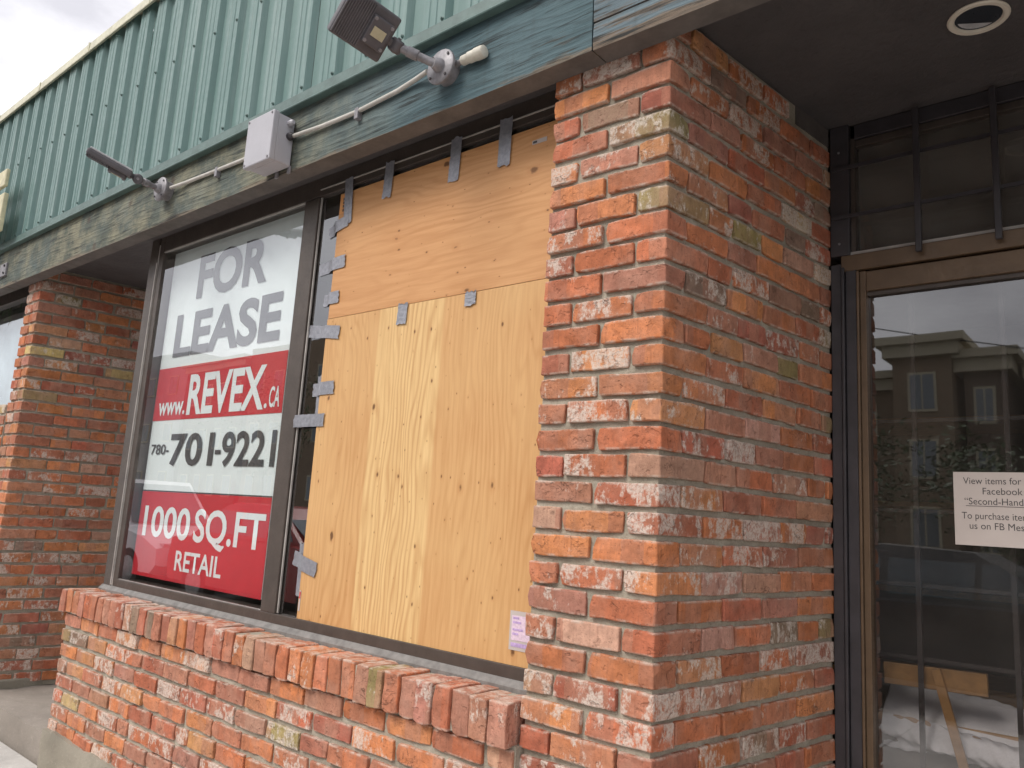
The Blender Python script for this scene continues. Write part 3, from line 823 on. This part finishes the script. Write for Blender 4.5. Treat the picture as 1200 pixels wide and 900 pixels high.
tape((-.674, 2.515), (-.679, 2.347), 'grey tape strip hanging from the top frame, nearest the brick pillar', .099, .1025, .055, 3)
tape((-1.509, 2.504), (-1.500, 2.310), 'grey tape strip at the top left corner of the orange plywood', .099, .1025, .05, 4)
tape((-1.634, 2.300), (-1.493, 2.328), 'slanting grey tape strip, topmost on the left edge of the orange plywood', GL, .1022, .05, 5)
tape((-1.671, 2.147), (-1.489, 2.156), 'long grey tape strip, second from top on the left edge of the orange plywood', GL, .1025, .052, 6)
tape((-1.620, 2.009), (-1.504, 2.011), 'short grey tape strip, lowest on the left edge of the orange plywood', GL, .1025, .05, 7)
tape((-1.700, 1.891), (-1.48, 1.862), 'grey tape strip across the left edge just below the plywood joint', GL, .1025, .052, 8)
tape((-1.63, 1.642), (-1.478, 1.645), 'grey tape strip on the left plywood edge beside the red web address band', GL, .1024, .052, 9)
tape((-1.711, 1.518), (-1.521, 1.519), 'grey tape strip reaching the mullion beside the phone number', .098, .1025, .05, 10)
tape((-1.642, .990), (-1.475, .955), 'tilted grey tape strip low on the left plywood edge', GL, .1022, .055, 11)
tape((-1.590, 1.697), (-1.588, 1.534), 'upright grey tape strip on the glass between the two middle tapes', GL, GL, .03, 12)
tape((-1.596, 1.046), (-1.592, .849), 'upright grey tape strip on the glass near the lower left plywood corner', GL, GL, .03, 13)
tape((-1.120, 1.930), (-1.124, 1.853), 'short grey tape over the plywood joint, left one', .1022, .1022, .05, 14)
tape((-.787, 1.926), (-.787, 1.880), 'short grey tape over the plywood joint, right one', .1022, .1022, .05, 15)

def paper(name, x0, x1, z0, z1, y, mat, label, cat, curl=.0015):
    m = MB(); n = 5
    vs = [(x0+(x1-x0)*i/n, y-curl*abs(2*i/n-1)**2+dy, z) for i in range(n+1) for z in (z0, z1) for dy in (0, .0003)]
    fs = []
    for i in range(n):
        o = 4*i; fs += [(o, o+4, o+6, o+2), (o+1, o+3, o+7, o+5), (o, o+1, o+5, o+4), (o+2, o+6, o+7, o+3)]
    fs += [(0, 2, 3, 1), (4*n, 4*n+1, 4*n+3, 4*n+2)]
    return tag(m.add(vs, fs).build(name, mat), label, cat)
p = paper('sticker', -.535, -.405, .815, .925, .1035, 'paper', 'white and purple flyer stuck at the lower right of the plywood', 'flyer', 0)
MB().box(-.527, -.412, .1025, .1033, .825, .836).build('purple_band', 'purple', p)
MB().box(-.527, -.412, .1025, .1033, .843, .912).build('pink_print', 'pinkp', p)
for k, z in enumerate((.905, .893, .873, .861)):
    MB().box(-.522, -.522+.022+.008*(k % 3), .1018, .1024, z-.003, z+.003).build('print_line', 'purple', p)
p = paper('sticker', -.560, -.500, 2.390, 2.405, .1035, 'paper', 'small white strip label at the top right of the orange plywood', 'sticker', 0)
MB().box(-.556, -.540, .1025, .1033, 2.394, 2.401).build('print_mark', 'ink', p)
p = paper('sticker', -1.566, -1.556, .800, .875, .1035, 'paper', 'narrow white sticker with a red mark at the lower left plywood edge', 'sticker', 0)
MB().box(-1.564, -1.558, .1025, .1033, .845, .870).build('red_mark', 'red', p)
p = paper('sticker', -1.560, -1.535, 2.365, 2.445, .1035, 'orange', 'orange paper scrap with dark marks at the plywood top left corner', 'sticker', 0)
for z in (2.425, 2.41, 2.395, 2.378): MB().box(-1.5425, -1.536, .1025, .1033, z-.006, z+.005).build('dark_mark', 'ink', p)

# ------------------------------------------------------------------ junction box, conduits, lamps
jb = thing('junction_box', 'light grey square electrical box mounted on the timber fascia', 'electrical box', (-1.74, -.085, 2.5))
jx0, jx1, jz0, jz1 = -1.835, -1.648, 2.512, 2.722
MB().box(jx0+.004, jx1-.004, -.165, -.088, jz0+.004, jz1-.004, 0, .006).build('body', 'boxgrey', jb)
lid = MB().box(jx0, jx1, -.190, -.163, jz0, jz1, 0, .005).build('lid', 'boxgrey', jb)
for x in (jx0+.012, jx1-.012):
    for z in (jz0+.012, jz1-.012): MB().tube([(x, -.189, z), (x, -.193, z)], .005, 8).build('screw', 'galv', lid)
MB().tube([(jx1-.005, -.115, 2.690), (jx1+.016, -.115, 2.690), (jx1+.026, -.115, 2.690)], [.013, .013, .008], 10).build('cable_gland', 'boxgrey', jb)
MB().tube([(jx1-.005, -.108, 2.637), (jx1+.012, -.108, 2.637), (jx1+.020, -.106, 2.637)], [.016, .016, .010], 10).build('locknut', 'black', jb)
for x in (jx0+.09, jx1-.012): MB().box(x-.009, x+.009, -.092, -.083, jz0-.022, jz0+.01, 0, .002).build('mounting_tab', 'galv', jb)

def pipe(name, pts, r, label):
    return tag(MB().tube(pts, r, 10).build(name, 'conduit', smooth=True), label, 'conduit')
c1 = pipe('conduit', [(jx1+.012, -.104, 2.637), (-1.45, -.097, 2.629), (-1.235, -.096, 2.625), (-1.02, -.096, 2.636), (-.93, -.10, 2.645), (-.85, -.118, 2.640)], .0085,
     'thin pale conduit running from the grey box to the large floodlight')
MB().box(-1.245, -1.225, -.106, -.083, 2.592, 2.636, 0, .002).build('clip', 'galv', c1)
c2 = pipe('conduit', [(-2.625, -.110, 2.650), (-2.5, -.098, 2.652), (-2.25, -.096, 2.645), (-2.0, -.096, 2.638), (jx0+.004, -.10, 2.632)], .0085,
     'thin pale conduit running from the small floodlight to the grey box')
MB().box(-2.23, -2.21, -.106, -.083, 2.61, 2.655, 0, .002).build('clip', 'galv', c2)

def floodlight(label, base, knee, far_mid, e2, wd, ln, th, big):
    base, knee, far_mid = Vector(base), Vector(knee), Vector(far_mid)
    t = thing('floodlight', label, 'floodlight', base, 'floodlights on the fascia')
    # round box with a bolted cover, facing the street
    y = -.085
    MB().tube([(base.x, y+.002, base.z), (base.x, y-.036, base.z), (base.x, y-.038, base.z)], [.047, .047, .044], 18).build('round_box', 'galv', t, True)
    cov = MB().tube([(base.x, y-.038, base.z), (base.x, y-.046, base.z), (base.x, y-.050, base.z)], [.060, .060, .055], 20).build('cover_plate', 'galv', t, True)
    for a in (40, 130, 220, 310):
        c = Vector((base.x+.05*math.cos(R(a)), y-.049, base.z+.05*math.sin(R(a))))
        MB().tube([c, c+Vector((0, -.005, 0))], .005, 6).build('screw', 'black', cov)
    MB().tube([(base.x, y-.046, base.z), (base.x, y-.06, base.z), (base.x-.004, y-.075, base.z)], [.026, .023, .016], 14).build('hub', 'galv', t, True)
    st = Vector((base.x-.002, y-.06, base.z))
    d = (knee-st)
    MB().tube([st, st+d*.45, st+d*.46, st+d*.72, st+d*.73, knee], [.0135, .0135, .0175, .0175, .014, .014], 12).build('arm', 'galv', t, True)
    e1 = (far_mid-knee).normalized(); e2 = Vector(e2); e2 = (e2-e1*e2.dot(e1)).normalized(); e3 = e1.cross(e2).normalized()
    tocam = (Vector((.97, -1.72, 1.19))-far_mid)
    if e3.dot(tocam) < 0: e3 = -e3      # e3 points out of the back of the lamp
    kn = MB().tube([knee-e2*.022, knee-e2*.016, knee+e2*.016, knee+e2*.022], [.018, .024, .024, .018], 14).build('knuckle', 'lampgrey', t, True)
    MB().tube([knee-e2*.024, knee+e2*.027], .007, 6).build('bolt', 'galv', kn)
    c = knee+e1*(ln/2+.028)
    # casting: body, stepped back, fins, lens
    MB().obox(c, e1*ln/2, e2*wd/2, e3*th/2, .008).build('housing', 'lampgrey', t)
    MB().obox(c-e3*(th/2+.004), e1*ln*.47, e2*wd*.46, e3*.004, .002).build('lens', 'lens', t)
    MB().obox(c-e1*(ln*.22)+e3*(th/2+.008), e1*ln*.20, e2*wd*.30, e3*.010, .004).build('driver_box', 'lampgrey', t)
    for k in range(12):
        q = c+e1*(ln*(.0+.042*k))+e3*(th/2+.002)
        MB().obox(q, e1*.0026, e2*wd*.46, e3*.0055).build('fin', 'lampgrey', t)
    MB().obox(knee+e1*.02, e1*.022, e2*.012, e3*.012, .003).build('bracket', 'lampgrey', t)
    for a in (-1, 1):
        for b in (-1, 1):
            q = c-e1*(ln*(.22+.16*a))+e2*(wd*.24*b)+e3*(th/2+.017)
            MB().tube([q, q+e3*.006], .006, 8).build('screw', 'galv', t)
    MB().obox(c-e1*(ln*.22)+e3*(th/2+.0188), e1*ln*.12, e2*wd*.10, e3*.0012).build('rating_label', 'label', t)
    return t
fl = floodlight('large dark floodlight seen from behind on an arm beside the sensor', (-.775, -.085, 2.625), (-.868, -.245, 2.672), (-.895, -.43, 2.70),
           (.10, 0, .11), .155, .185, .034, True)
floodlight('small dark floodlight seen edge-on at the left part of the fascia', (-2.69, -.085, 2.652), (-2.640, -.26, 2.640), (-2.700, -.45, 2.705),
           (.875, -.33, -.30), .155, .20, .030, False)
se = thing('light_sensor', 'yellowed plastic dusk sensor on the right of the large floodlight base', 'sensor', (-.73, -.1, 2.63))
MB().tube([(-.732, -.103, 2.630), (-.700, -.104, 2.632)], .0105, 12).build('nipple', 'galv', se, True)
MB().tube([(-.702, -.104, 2.632), (-.698, -.104, 2.632), (-.672, -.105, 2.632), (-.668, -.105, 2.632)], [.013, .016, .016, .012], 14).build('swivel', 'sensor', se, True)
MB().tube([(-.670, -.105, 2.632), (-.668, -.105, 2.632), (-.640, -.106, 2.631), (-.638, -.106, 2.631)], [.014, .0185, .0185, .0165], 16).build('collar', 'sensor', se, True)
MB().tube([(-.638, -.106, 2.631), (-.612, -.107, 2.630), (-.603, -.107, 2.630), (-.600, -.107, 2.630)], [.0205, .0205, .0195, .015], 16).build('eye_cap', 'sensor', se, True)

# recessed soffit lamp
rl = thing('recessed_light', 'round recessed ceiling lamp with a cream ring in the soffit', 'lamp', (.648, .505, 2.6))
m = MB(); n = 32; prof = [(.073, 2.6005), (.075, 2.596), (.071, 2.592), (.060, 2.5925), (.0565, 2.597), (.0565, 2.601)]
vs = [(.648+r*math.cos(2*math.pi*k/n), .505+r*math.sin(2*math.pi*k/n), z) for r, z in prof for k in range(n)]
fs = [(a*n+k, a*n+(k+1) % n, (a+1)*n+(k+1) % n, (a+1)*n+k) for a in range(len(prof)-1) for k in range(n)]
m.add(vs, fs).build('ring', 'ring', rl, True)
m = MB(); n = 32; prof = [(.0575, 2.5985), (.056, 2.5975)]
for r, z in ((.0545, 2.5988), (.047, 2.5988)): pass
can = [(.0562, 2.597), (.0560, 2.5992)]
m.tube([(.648, .505, 2.5990), (.648, .505, 2.5996)], .0565, 32).build('can', 'navy', rl)
m = MB(); vs = []
for a in range(9):
    th = R(60+a*15)
    vs.append((.648+.050*math.cos(th), .505+.050*math.sin(th), 2.5982))
m.add(vs, [tuple(range(9))]); m.build('bulb_edge', 'lens', rl)

# ------------------------------------------------------------------ door in the recess
DY = .911
D = thing('glass_door', 'brown framed glass door with a paper notice, set back in the brick recess', 'door', (.7, DY, 0))
MB().box(.128, .160, DY-.012, DY+.08, 0, 2.10, 0, .002).build('jamb', 'black', D)
MB().box(.163, .172, DY-.020, DY+.07, 0, 2.085, 0, .002).build('jamb_ridge', 'black', D)
MB().box(.174, .207, DY-.008, DY+.08, 0, 2.085, 0, .002).build('jamb', 'black', D)
MB().box(.2085, .2165, DY-.012, DY+.06, 0, 2.068, 0, .002).build('stile_edge', 'bronze_lt', D)
MB().box(.2168, .236, DY, DY+.05, 0, 2.068, 0, .002).build('stile', 'bronze_lt', D)
MB().box(.2363, 1.30, DY, DY+.05, 1.998, 2.066, 0, .003).build('top_rail', 'bronze_lt', D)
MB().box(.2363, 1.30, DY+.012, DY+.05, 1.984, 1.998).build('top_stop', 'bronze', D)
MB().box(1.30, 1.36, DY, DY+.05, 0, 2.066, 0, .003).build('stile', 'bronze_lt', D)
MB().box(.2363, 1.30, DY, DY+.05, 0, .24, 0, .003).build('bottom_rail', 'bronze_lt', D)
pane(.236, 1.30, DY+.028, .24, 1.986, 'glass_door', D)
MB().tube([(1.25, DY-.05, .9), (1.25, DY-.06, 1.0), (1.25, DY-.06, 1.2), (1.25, DY-.05, 1.3)], .012, 10).build('pull_handle', 'galv', D)
T = thing('transom_window', 'dark transom window with a black security grille above the door', 'window', (.7, DY, 2.07))
MB().box(.160, 1.45, DY-.010, DY+.06, 2.072, 2.128, 0, .003).build('transom_rail', 'bronze_lt', T)
MB().box(.175, 1.45, DY-.003, DY+.06, 2.129, 2.139).build('glazing_bead', 'bead', T)
MB().box(.128, .190, DY-.014, DY+.08, 2.128, 2.598, 0, .003).build('jamb', 'black', T)
MB().box(.192, .206, DY, DY+.05, 2.139, 2.598).build('stop', 'bronze', T)
MB().box(.19, 1.45, DY, DY+.06, 2.545, 2.598, 0, .003).build('top_rail', 'black', T)
MB().box(.206, 1.45, DY+.006, DY+.05, 2.518, 2.543, 0, .002).build('top_stop', 'bronze', T)
pane(.206, 1.45, DY+.03, 2.139, 2.545, 'glass_dark', T)
for x in (.405, .622, .84, 1.06, 1.28): MB().box(x-.009, x+.009, DY-.040, DY-.024, 2.095, 2.585, 0, .002).build('grille_bar', 'black', T)
for z in (2.262, 2.438): MB().box(.135, 1.45, DY-.0235, DY-.0145, z-.006, z+.006).build('grille_bar', 'black', T)
for z in (2.17, 2.50): MB().tube([(.158, DY-.014, z), (.158, DY-.018, z)], .004, 8).build('screw', 'galv', T)
MB().box(1.36, 1.50, DY-.01, DY+.08, 0, 2.60).build('jamb', 'black', D)
MB().box(1.50, 2.72, DY+.02, DY+.06, 0, 2.60).build('side_panel', 'bronze_lt', D)

# grille behind the door glass
G = thing('security_grille', 'black security bars behind the glass of the door', 'grille', (.7, DY+.12, 0))
for x in (.345, .60, .85, 1.1): MB().box(x-.007, x+.007, DY+.110, DY+.122, .2, 2.0).build('grille_bar', 'black', G)
for z in (.42, .84, 1.06, 1.29, 1.58): MB().box(.22, 1.3, DY+.123, DY+.133, z-.006, z+.006).build('grille_bar', 'black', G)

# notice on the door
PNY = DY+.0255
nt_ = paper('paper_notice', .468, .748, 1.193, 1.407, PNY, 'paper', 'white paper notice about viewing items taped inside the door glass', 'notice', 0)
for txt, px0, px1, zb, h in (('View items for', 1130, 1198, 1.372, .0205), ('Facebook', 1153, 1199, 1.342, .0205), ('“Second-Hand', 1131, 1199, 1.312, .0205),
                         ('To purchase item', 1127, 1205, 1.270, .0205), ('us on FB Mes', 1136, 1199, 1.241, .0205)):
    fx = lambda p: .468+(p-1118)*.00216
    text_mesh(txt, fx(px0), fx(px1), zb, h, PNY-.0004, 'ink', nt_, .0, 'lettering')
MB().box(.499, .645, PNY-.0008, PNY-.0003, 1.307, 1.3085).build('underline', 'ink', nt_)

# things inside behind the door
ct = thing('display_platform', 'low boxed window platform inside behind the glass door', 'platform', (.7, 1.3, 0))
MB().box(.20, 1.4, 1.10, 1.16, .004, .62, 0, .004).build('front_board', 'dark_room', ct)
MB().box(.20, 1.4, 1.095, 1.9, .625, .65, 0, .004).build('top_board', 'timber', ct)
# mesh cloth draped in folds over the platform
m = MB(); nx, ny = 260, 40; vs = []
for i in range(nx+1):
    for j in range(ny+1):
        x = .215+(1.35-.215)*i/nx; t = j/ny
        y = 1.085+.25*max(0, t-.35)/.65; z = .56+.17*min(1, t/.6)-.02*math.sin(x*2.2)
        f = math.sin(t*21+x*4+1.5*noise.noise(Vector((x*3, t*2, 7))))*.013+math.sin(x*150+t*40)*.0022+noise.noise(Vector((x*9, t*6, 2)))*.016
        vs.append((x, y+f, z+f*.6-.10*(x-.2)*t*.5))
I = lambda i, j: i*(ny+1)+j
m.add(vs, [(I(i, j), I(i+1, j), I(i+1, j+1), I(i, j+1)) for i in range(nx) for j in range(ny)])
cl = tag(m.build('mesh_cloth', 'cloth', smooth=True), 'crumpled white mesh cloth low inside the door', 'cloth')
sm = cl.modifiers.new('thick', 'SOLIDIFY'); sm.thickness = .002
tag(MB().obox((.375, 1.06, .785), Vector((.143, 0, .004)), (0, .012, 0), (-.001, 0, .033), .003).build('timber_plank', 'timber'), 'short brown plank lying level behind the door glass', 'plank')
a_, b_ = Vector((.385, 1.035, .815)), Vector((.462, 1.045, .50)); dv = (b_-a_)
tag(MB().obox((a_+b_)/2, dv/2, Vector((0, .008, 0)), dv.cross(Vector((0, 1, 0))).normalized()*.013, .002).build('wooden_stick', 'timber'), 'thin wooden stick leaning below the plank behind the door', 'stick')
bx = thing('cardboard_box', 'dim box standing on the floor deep inside the shop', 'box', (.9, 2.6, 0))
MB().box(.5, 1.2, 2.3, 2.9, .004, .9, 0, .01).build('carton', 'timber', bx)
MB().box(.845, .855, 2.29, 2.3, .1, .88).build('tape_seam', 'paper', bx)
sh = thing('shelf_unit', 'dim grey shelf unit at the back of the shop', 'shelf', (.3, 3.6, 0))
for z in (.4, .9, 1.4, 1.9): MB().box(-.9, 1.8, 3.4, 4.0, z, z+.03).build('shelf_board', 'timber', sh)
for x in (-.9, .4, 1.77): MB().box(x, x+.03, 3.4, 4.0, .004, 2.0).build('upright', 'dark_room', sh)

# ------------------------------------------------------------------ neighbouring shop at the left edge
nwin = thing('shop_window', 'neighbouring shop window with a pale blue poster at the left edge', 'window', (-6, .1, 1.7))
MB().box(-8, -4.74, .1, .2, 2.50, 2.60).build('top_rail', 'bronze', nwin)
MB().box(-4.80, -4.74, .1, .2, 1.66, 2.5).build('jamb', 'bronze', nwin)
MB().box(-8, -4.80, .1, .2, 1.66, 1.70).build('bottom_rail', 'bronze', nwin)
pane(-8, -4.80, .13, 1.70, 2.50, 'glass', nwin)
MB().box(-8, -4.74, .3, .35, 1.2, 2.6).build('backing', 'dark_room', nwin)
po = thing('poster', 'pale blue poster with green leaves in the neighbouring shop window', 'poster', (-5.5, .16, 1.74))
MB().box(-7, -4.90, .162, .165, 1.72, 2.39).build('sheet', 'poster', po)
rgx = random.Random(4)
for k in range(60):
    c = Vector((rgx.uniform(-6.2, -4.92), .158-rgx.random()*.006, 2.40+rgx.uniform(-.04, .10))); a = rgx.uniform(0, 6.28); ln = rgx.uniform(.03, .07)
    d = Vector((math.cos(a), 0, math.sin(a))); n_ = Vector((-d.z, 0, d.x))
    MB().add([c-d*ln, c-n_*ln*.3, c+d*ln, c+n_*ln*.3], [(0, 1, 2, 3)]).build('leaf', 'leafp', po)
bs = thing('hanging_sign', 'cream edged hanging sign just showing at the left edge of the siding', 'sign', (-4.9, -.2, 2.83))
MB().box(-5.7, -4.775, -.215, -.185, 2.83, 3.09, 0, .006).build('panel', 'signcream', bs)
MB().box(-5.7, -4.82, -.212, -.188, 3.15, 3.27, 0, .006).build('upper_panel', 'signcream', bs)
MB().box(-5.3, -5.26, -.185, -.05, 3.0, 3.03).build('bracket', 'black', bs)
bk = thing('fascia_bracket', 'small dark metal bracket bolted to the fascia at the left edge', 'bracket', (-4.95, -.09, 2.6))
MB().box(-5.02, -4.90, -.098, -.083, 2.575, 2.665, 0, .003).build('plate', 'galv', bk)
for z in (2.595, 2.645): MB().tube([(-4.925, -.097, z), (-4.925, -.106, z)], .008, 6).build('bolt', 'black', bk)

# ------------------------------------------------------------------ across the street (seen in the glass)
def building(name, label, x0, x1, y0, y1, h, mat, ncol, nrow, cornice=None, loc=None):
    t = thing(name, label, 'building', ((x0+x1)/2, y1, -.15))
    MB().box(x0, x1, y0, y1, -.15, h).build('wall', mat, t)
    if cornice:
        MB().box(x0-.25, x1+.25, y0, y1+.3, h-.55, h-.15).build('cornice', cornice, t)
        MB().box(x0-.45, x1+.45, y0, y1+.55, h-.15, h+.12).build('cornice', cornice, t)
    cw = (x1-x0)/ncol; rh = (h-1.2)/nrow
    for r in range(nrow):
        for c in range(ncol):
            cx = x0+cw*(c+.5); cz = .7+rh*r+rh*.45; hw = min(.5, cw*.2); hh = min(.62, rh*.26)
            fr = MB().box(cx-hw-.08, cx+hw+.08, y1, y1+.06, cz-hh-.08, cz+hh+.08).build('window', 'cornice', t)
            MB().box(cx-hw, cx-.03, y1+.05, y1+.075, cz-hh, cz+hh).box(cx+.03, cx+hw, y1+.05, y1+.075, cz-hh, cz+hh).build('pane', 'pane', fr)
    return t
building('apartment_block', 'brown apartment block with cream cornice reflected in the glass door', -6.1, -4.25, -32, -24.6, 7.85, 'stucco2', 1, 3, 'cornice')
building('apartment_block', 'brown apartment bay beside the cream corniced block reflected in the door', -4.0, -2.9, -32, -25.2, 7.35, 'stucco', 1, 3, 'cornice')
building('apartment_block', 'long brown apartment wing reflected at the right of the door glass', -2.3, 16, -36, -26.5, 7.3, 'stucco', 7, 3, 'cornice')
building('apartment_block', 'long brown apartment wing to the left of the corniced block', -17, -6.2, -36, -26.0, 7.0, 'stucco2', 4, 3, 'cornice')
building('street_building', 'grey street building reflected at the left of the lease window', -72, -52.5, -40, -25, 11.6, 'wallgrey', 6, 3)
building('street_building', 'brown street building reflected behind the lease sign', -52, -44.5, -40, -25, 10.4, 'stucco', 4, 3, 'cornice')
building('street_building', 'tan street building reflected near the window mullion', -44, -33, -40, -25, 10.9, 'stucco2', 5, 3)
building('street_building', 'low grey building between the street blocks', -32.5, -18, -38, -25.5, 8.0, 'wallgrey', 6, 2)
# service pole and cable
pl = thing('utility_pole', 'grey wooden utility pole across the street', 'pole', (-15, -22, -.15))
MB().tube([(-15, -22, -.2), (-15, -22, 11)], [.16, .11], 10).build('shaft', 'polewood', pl)
MB().box(-15.05, -14.95, -23.2, -20.8, 10.4, 10.52).build('crossarm', 'polewood', pl)
cab = []
for k in range(25):
    t = k/24; cab.append((-15+21*t, -22-4.4*t, 10.35-4.7*t-1.2*t*(1-t)*0.6))
tag(MB().tube(cab, .02, 6).build('overhead_cable', 'wire'), 'thin black overhead cable crossing the reflected sky', 'cable')

def car(label, mat, cx, cy, heading, van=False):
    """side profile lofted across the width; x is the driving direction"""
    t = thing('parked_car', label, 'car', (cx, cy, -.29), 'cars parked along the kerb')
    hgt = 1.78 if van else 1.46
    low = [(-2.2, .30), (-2.25, .62), (-2.18, .92), (-1.2, .98), (.9, .98), (1.75, .86), (2.22, .70), (2.25, .42), (2.1, .28)]
    cabp = [(-2.05 if van else -1.75, .95), (-1.85 if van else -1.15, hgt-.05), (-.9, hgt), (.1, hgt-.03), (.95, .96)]
    c, s_ = math.cos(heading), math.sin(heading)
    def W_(x, y, z): return (cx+c*x-s_*y, cy+s_*x+c*y, z-.29)
    def loft(poly, ws):
        m = MB(); n = len(poly); vs = []
        for y, k in ws: vs += [W_(px*(1 if k == 0 else .985), y, pz if k == 0 else pz-(.02 if pz > .6 else -.02)) for px, pz in poly]
        fs = [(a*n+i, a*n+(i+1) % n, (a+1)*n+(i+1) % n, (a+1)*n+i) for a in range(len(ws)-1) for i in range(n)]
        fs += [tuple(range(n-1, -1, -1)), tuple(range((len(ws)-1)*n, len(ws)*n))]
        return m.add(vs, fs)
    loft(low, [(-.88, 1), (-.80, 0), (.80, 0), (.88, 1)]).build('body', mat, t, True)
    def cabin(g, w0, w1, nm, mm):
        m = MB(); n = len(cabp); vs = []
        zlo, zhi = .95, hgt
        for sg in (-1, 1):
            for px, pz in cabp:
                f = (pz-zlo)/(zhi-zlo); vs.append(W_(px*(1+g), sg*(w0+(w1-w0)*f), pz+(g*2 if pz > 1.2 else 0)))
        fs = [(i, (i+1) % n, n+(i+1) % n, n+i) for i in range(n)]+[tuple(range(n-1, -1, -1)), tuple(range(n, 2*n))]
        return m.add(vs, fs).build(nm, mm, t)
    cabin(0, .80, .62, 'cabin', mat)
    for sg in (-1, 1):
        for a, b in ((-1.45, -.65), (-.58, .12), (.17, .72)):
            zt = hgt-.12
            def P(x, z): f = (z-.95)/(hgt-.95); return W_(x, sg*(.808+(.62-.80)*f), z)
            b2 = b if b < .5 else .30
            MB().add([P(a, 1.02), P(b, 1.02), P(b2, zt), P(a if a > -1.2 else a+.25, zt)], [(0, 1, 2, 3)]).build('side_window', 'pane', t)
        for wx in (-1.4, 1.38):
            wp = MB().tube([W_(wx, sg*.70, .32), W_(wx, sg*.885, .32)], .32, 20).build('tyre', 'rubber', t)
            MB().tube([W_(wx, sg*.88, .32), W_(wx, sg*.893, .32)], .20, 16).build('rim', 'rim', wp)
        MB().obox(W_(2.13, sg*.62, .70), Vector((c, s_, 0))*.09, Vector((-s_, c, 0))*.17, (0, 0, .06), .01).build('headlight', 'headlight', t)
        MB().obox(W_(-2.17, sg*.68, .78), Vector((c, s_, 0))*.05, Vector((-s_, c, 0))*.12, (0, 0, .09), .01).build('taillight', 'taillight', t)
        MB().obox(W_(.62, sg*.93, 1.0), Vector((c, s_, 0))*.06, Vector((-s_, c, 0))*.08, (0, 0, .06), .01).build('mirror', mat, t)
    f = lambda x, y, z: W_(x, y, z)
    MB().add([f(.915, -.68, 1.03), f(.915, .68, 1.03), f(.18, .58, hgt-.09), f(.18, -.58, hgt-.09)], [(0, 1, 2, 3)]).build('windscreen', 'pane', t)
    return t
car('white parked estate car reflected low in the lease window', 'carwhite', -13.3, -4.9, 0, True)
car('red parked car reflected at the bottom of the lease window', 'carred', -8.3, -4.8, 0)
car('silver car parked further down the street', 'carsilver', -19.2, -4.9, 0)

def tree(label, cx, cy, h, rad, seed):
    t = thing('street_tree', label, 'tree', (cx, cy, -.15), 'trees across the street'); rg = random.Random(seed)
    MB().tube([(cx, cy, -.2), (cx+.05, cy, h*.3), (cx-.05, cy+.1, h*.6), (cx, cy, h*.85)], [.16, .13, .09, .03], 8).build('trunk', 'polewood', t)
    for k in range(6):
        a = k*1.05+rg.random(); z = h*(.32+.08*k)
        MB().tube([(cx, cy, z), (cx+rad*.4*math.cos(a), cy+rad*.4*math.sin(a), z+.5), (cx+rad*.75*math.cos(a), cy+rad*.75*math.sin(a), z+1.1)], [.06, .04, .015], 6).build('limb', 'polewood', t)
    clumps = [Vector((cx+rg.gauss(0, .5)*rad, cy+rg.gauss(0, .5)*rad, h*(.35+.62*rg.random()**.8))) for _ in range(26)]
    m = MB()
    for c in clumps:
        for _ in range(120):
            p = c+Vector((rg.gauss(0, 1), rg.gauss(0, 1), rg.gauss(0, .8)))*.38
            d = Vector((rg.uniform(-1, 1), rg.uniform(-1, 1), rg.uniform(-.6, .6))).normalized(); e = d.cross(Vector((rg.uniform(-1, 1), rg.uniform(-1, 1), 1))).normalized()
            q = rg.uniform(.05, .1)
            m.add([p-d*q, p-e*q*.5, p+d*q, p+e*q*.5], [(0, 1, 2, 3)])
    m.build('crown', 'leafp', t)
tree('leafy street tree added in front of the corniced block to darken the door reflection', -5.6, -17.5, 3.7, 1.7, 1)  # this tree and the next are added to darken the door's reflection
tree('leafy street tree added to darken the reflection at the right side of the door glass', -1.3, -17.0, 3.3, 1.6, 2)
tree('leafy street tree reflected in the strip beside the plywood', -30.5, -18.0, 6.8, 2.0, 3)
car('dark grey car parked at the kerb in front of the glass door', 'cargrey', -.5, -5.0, 0)
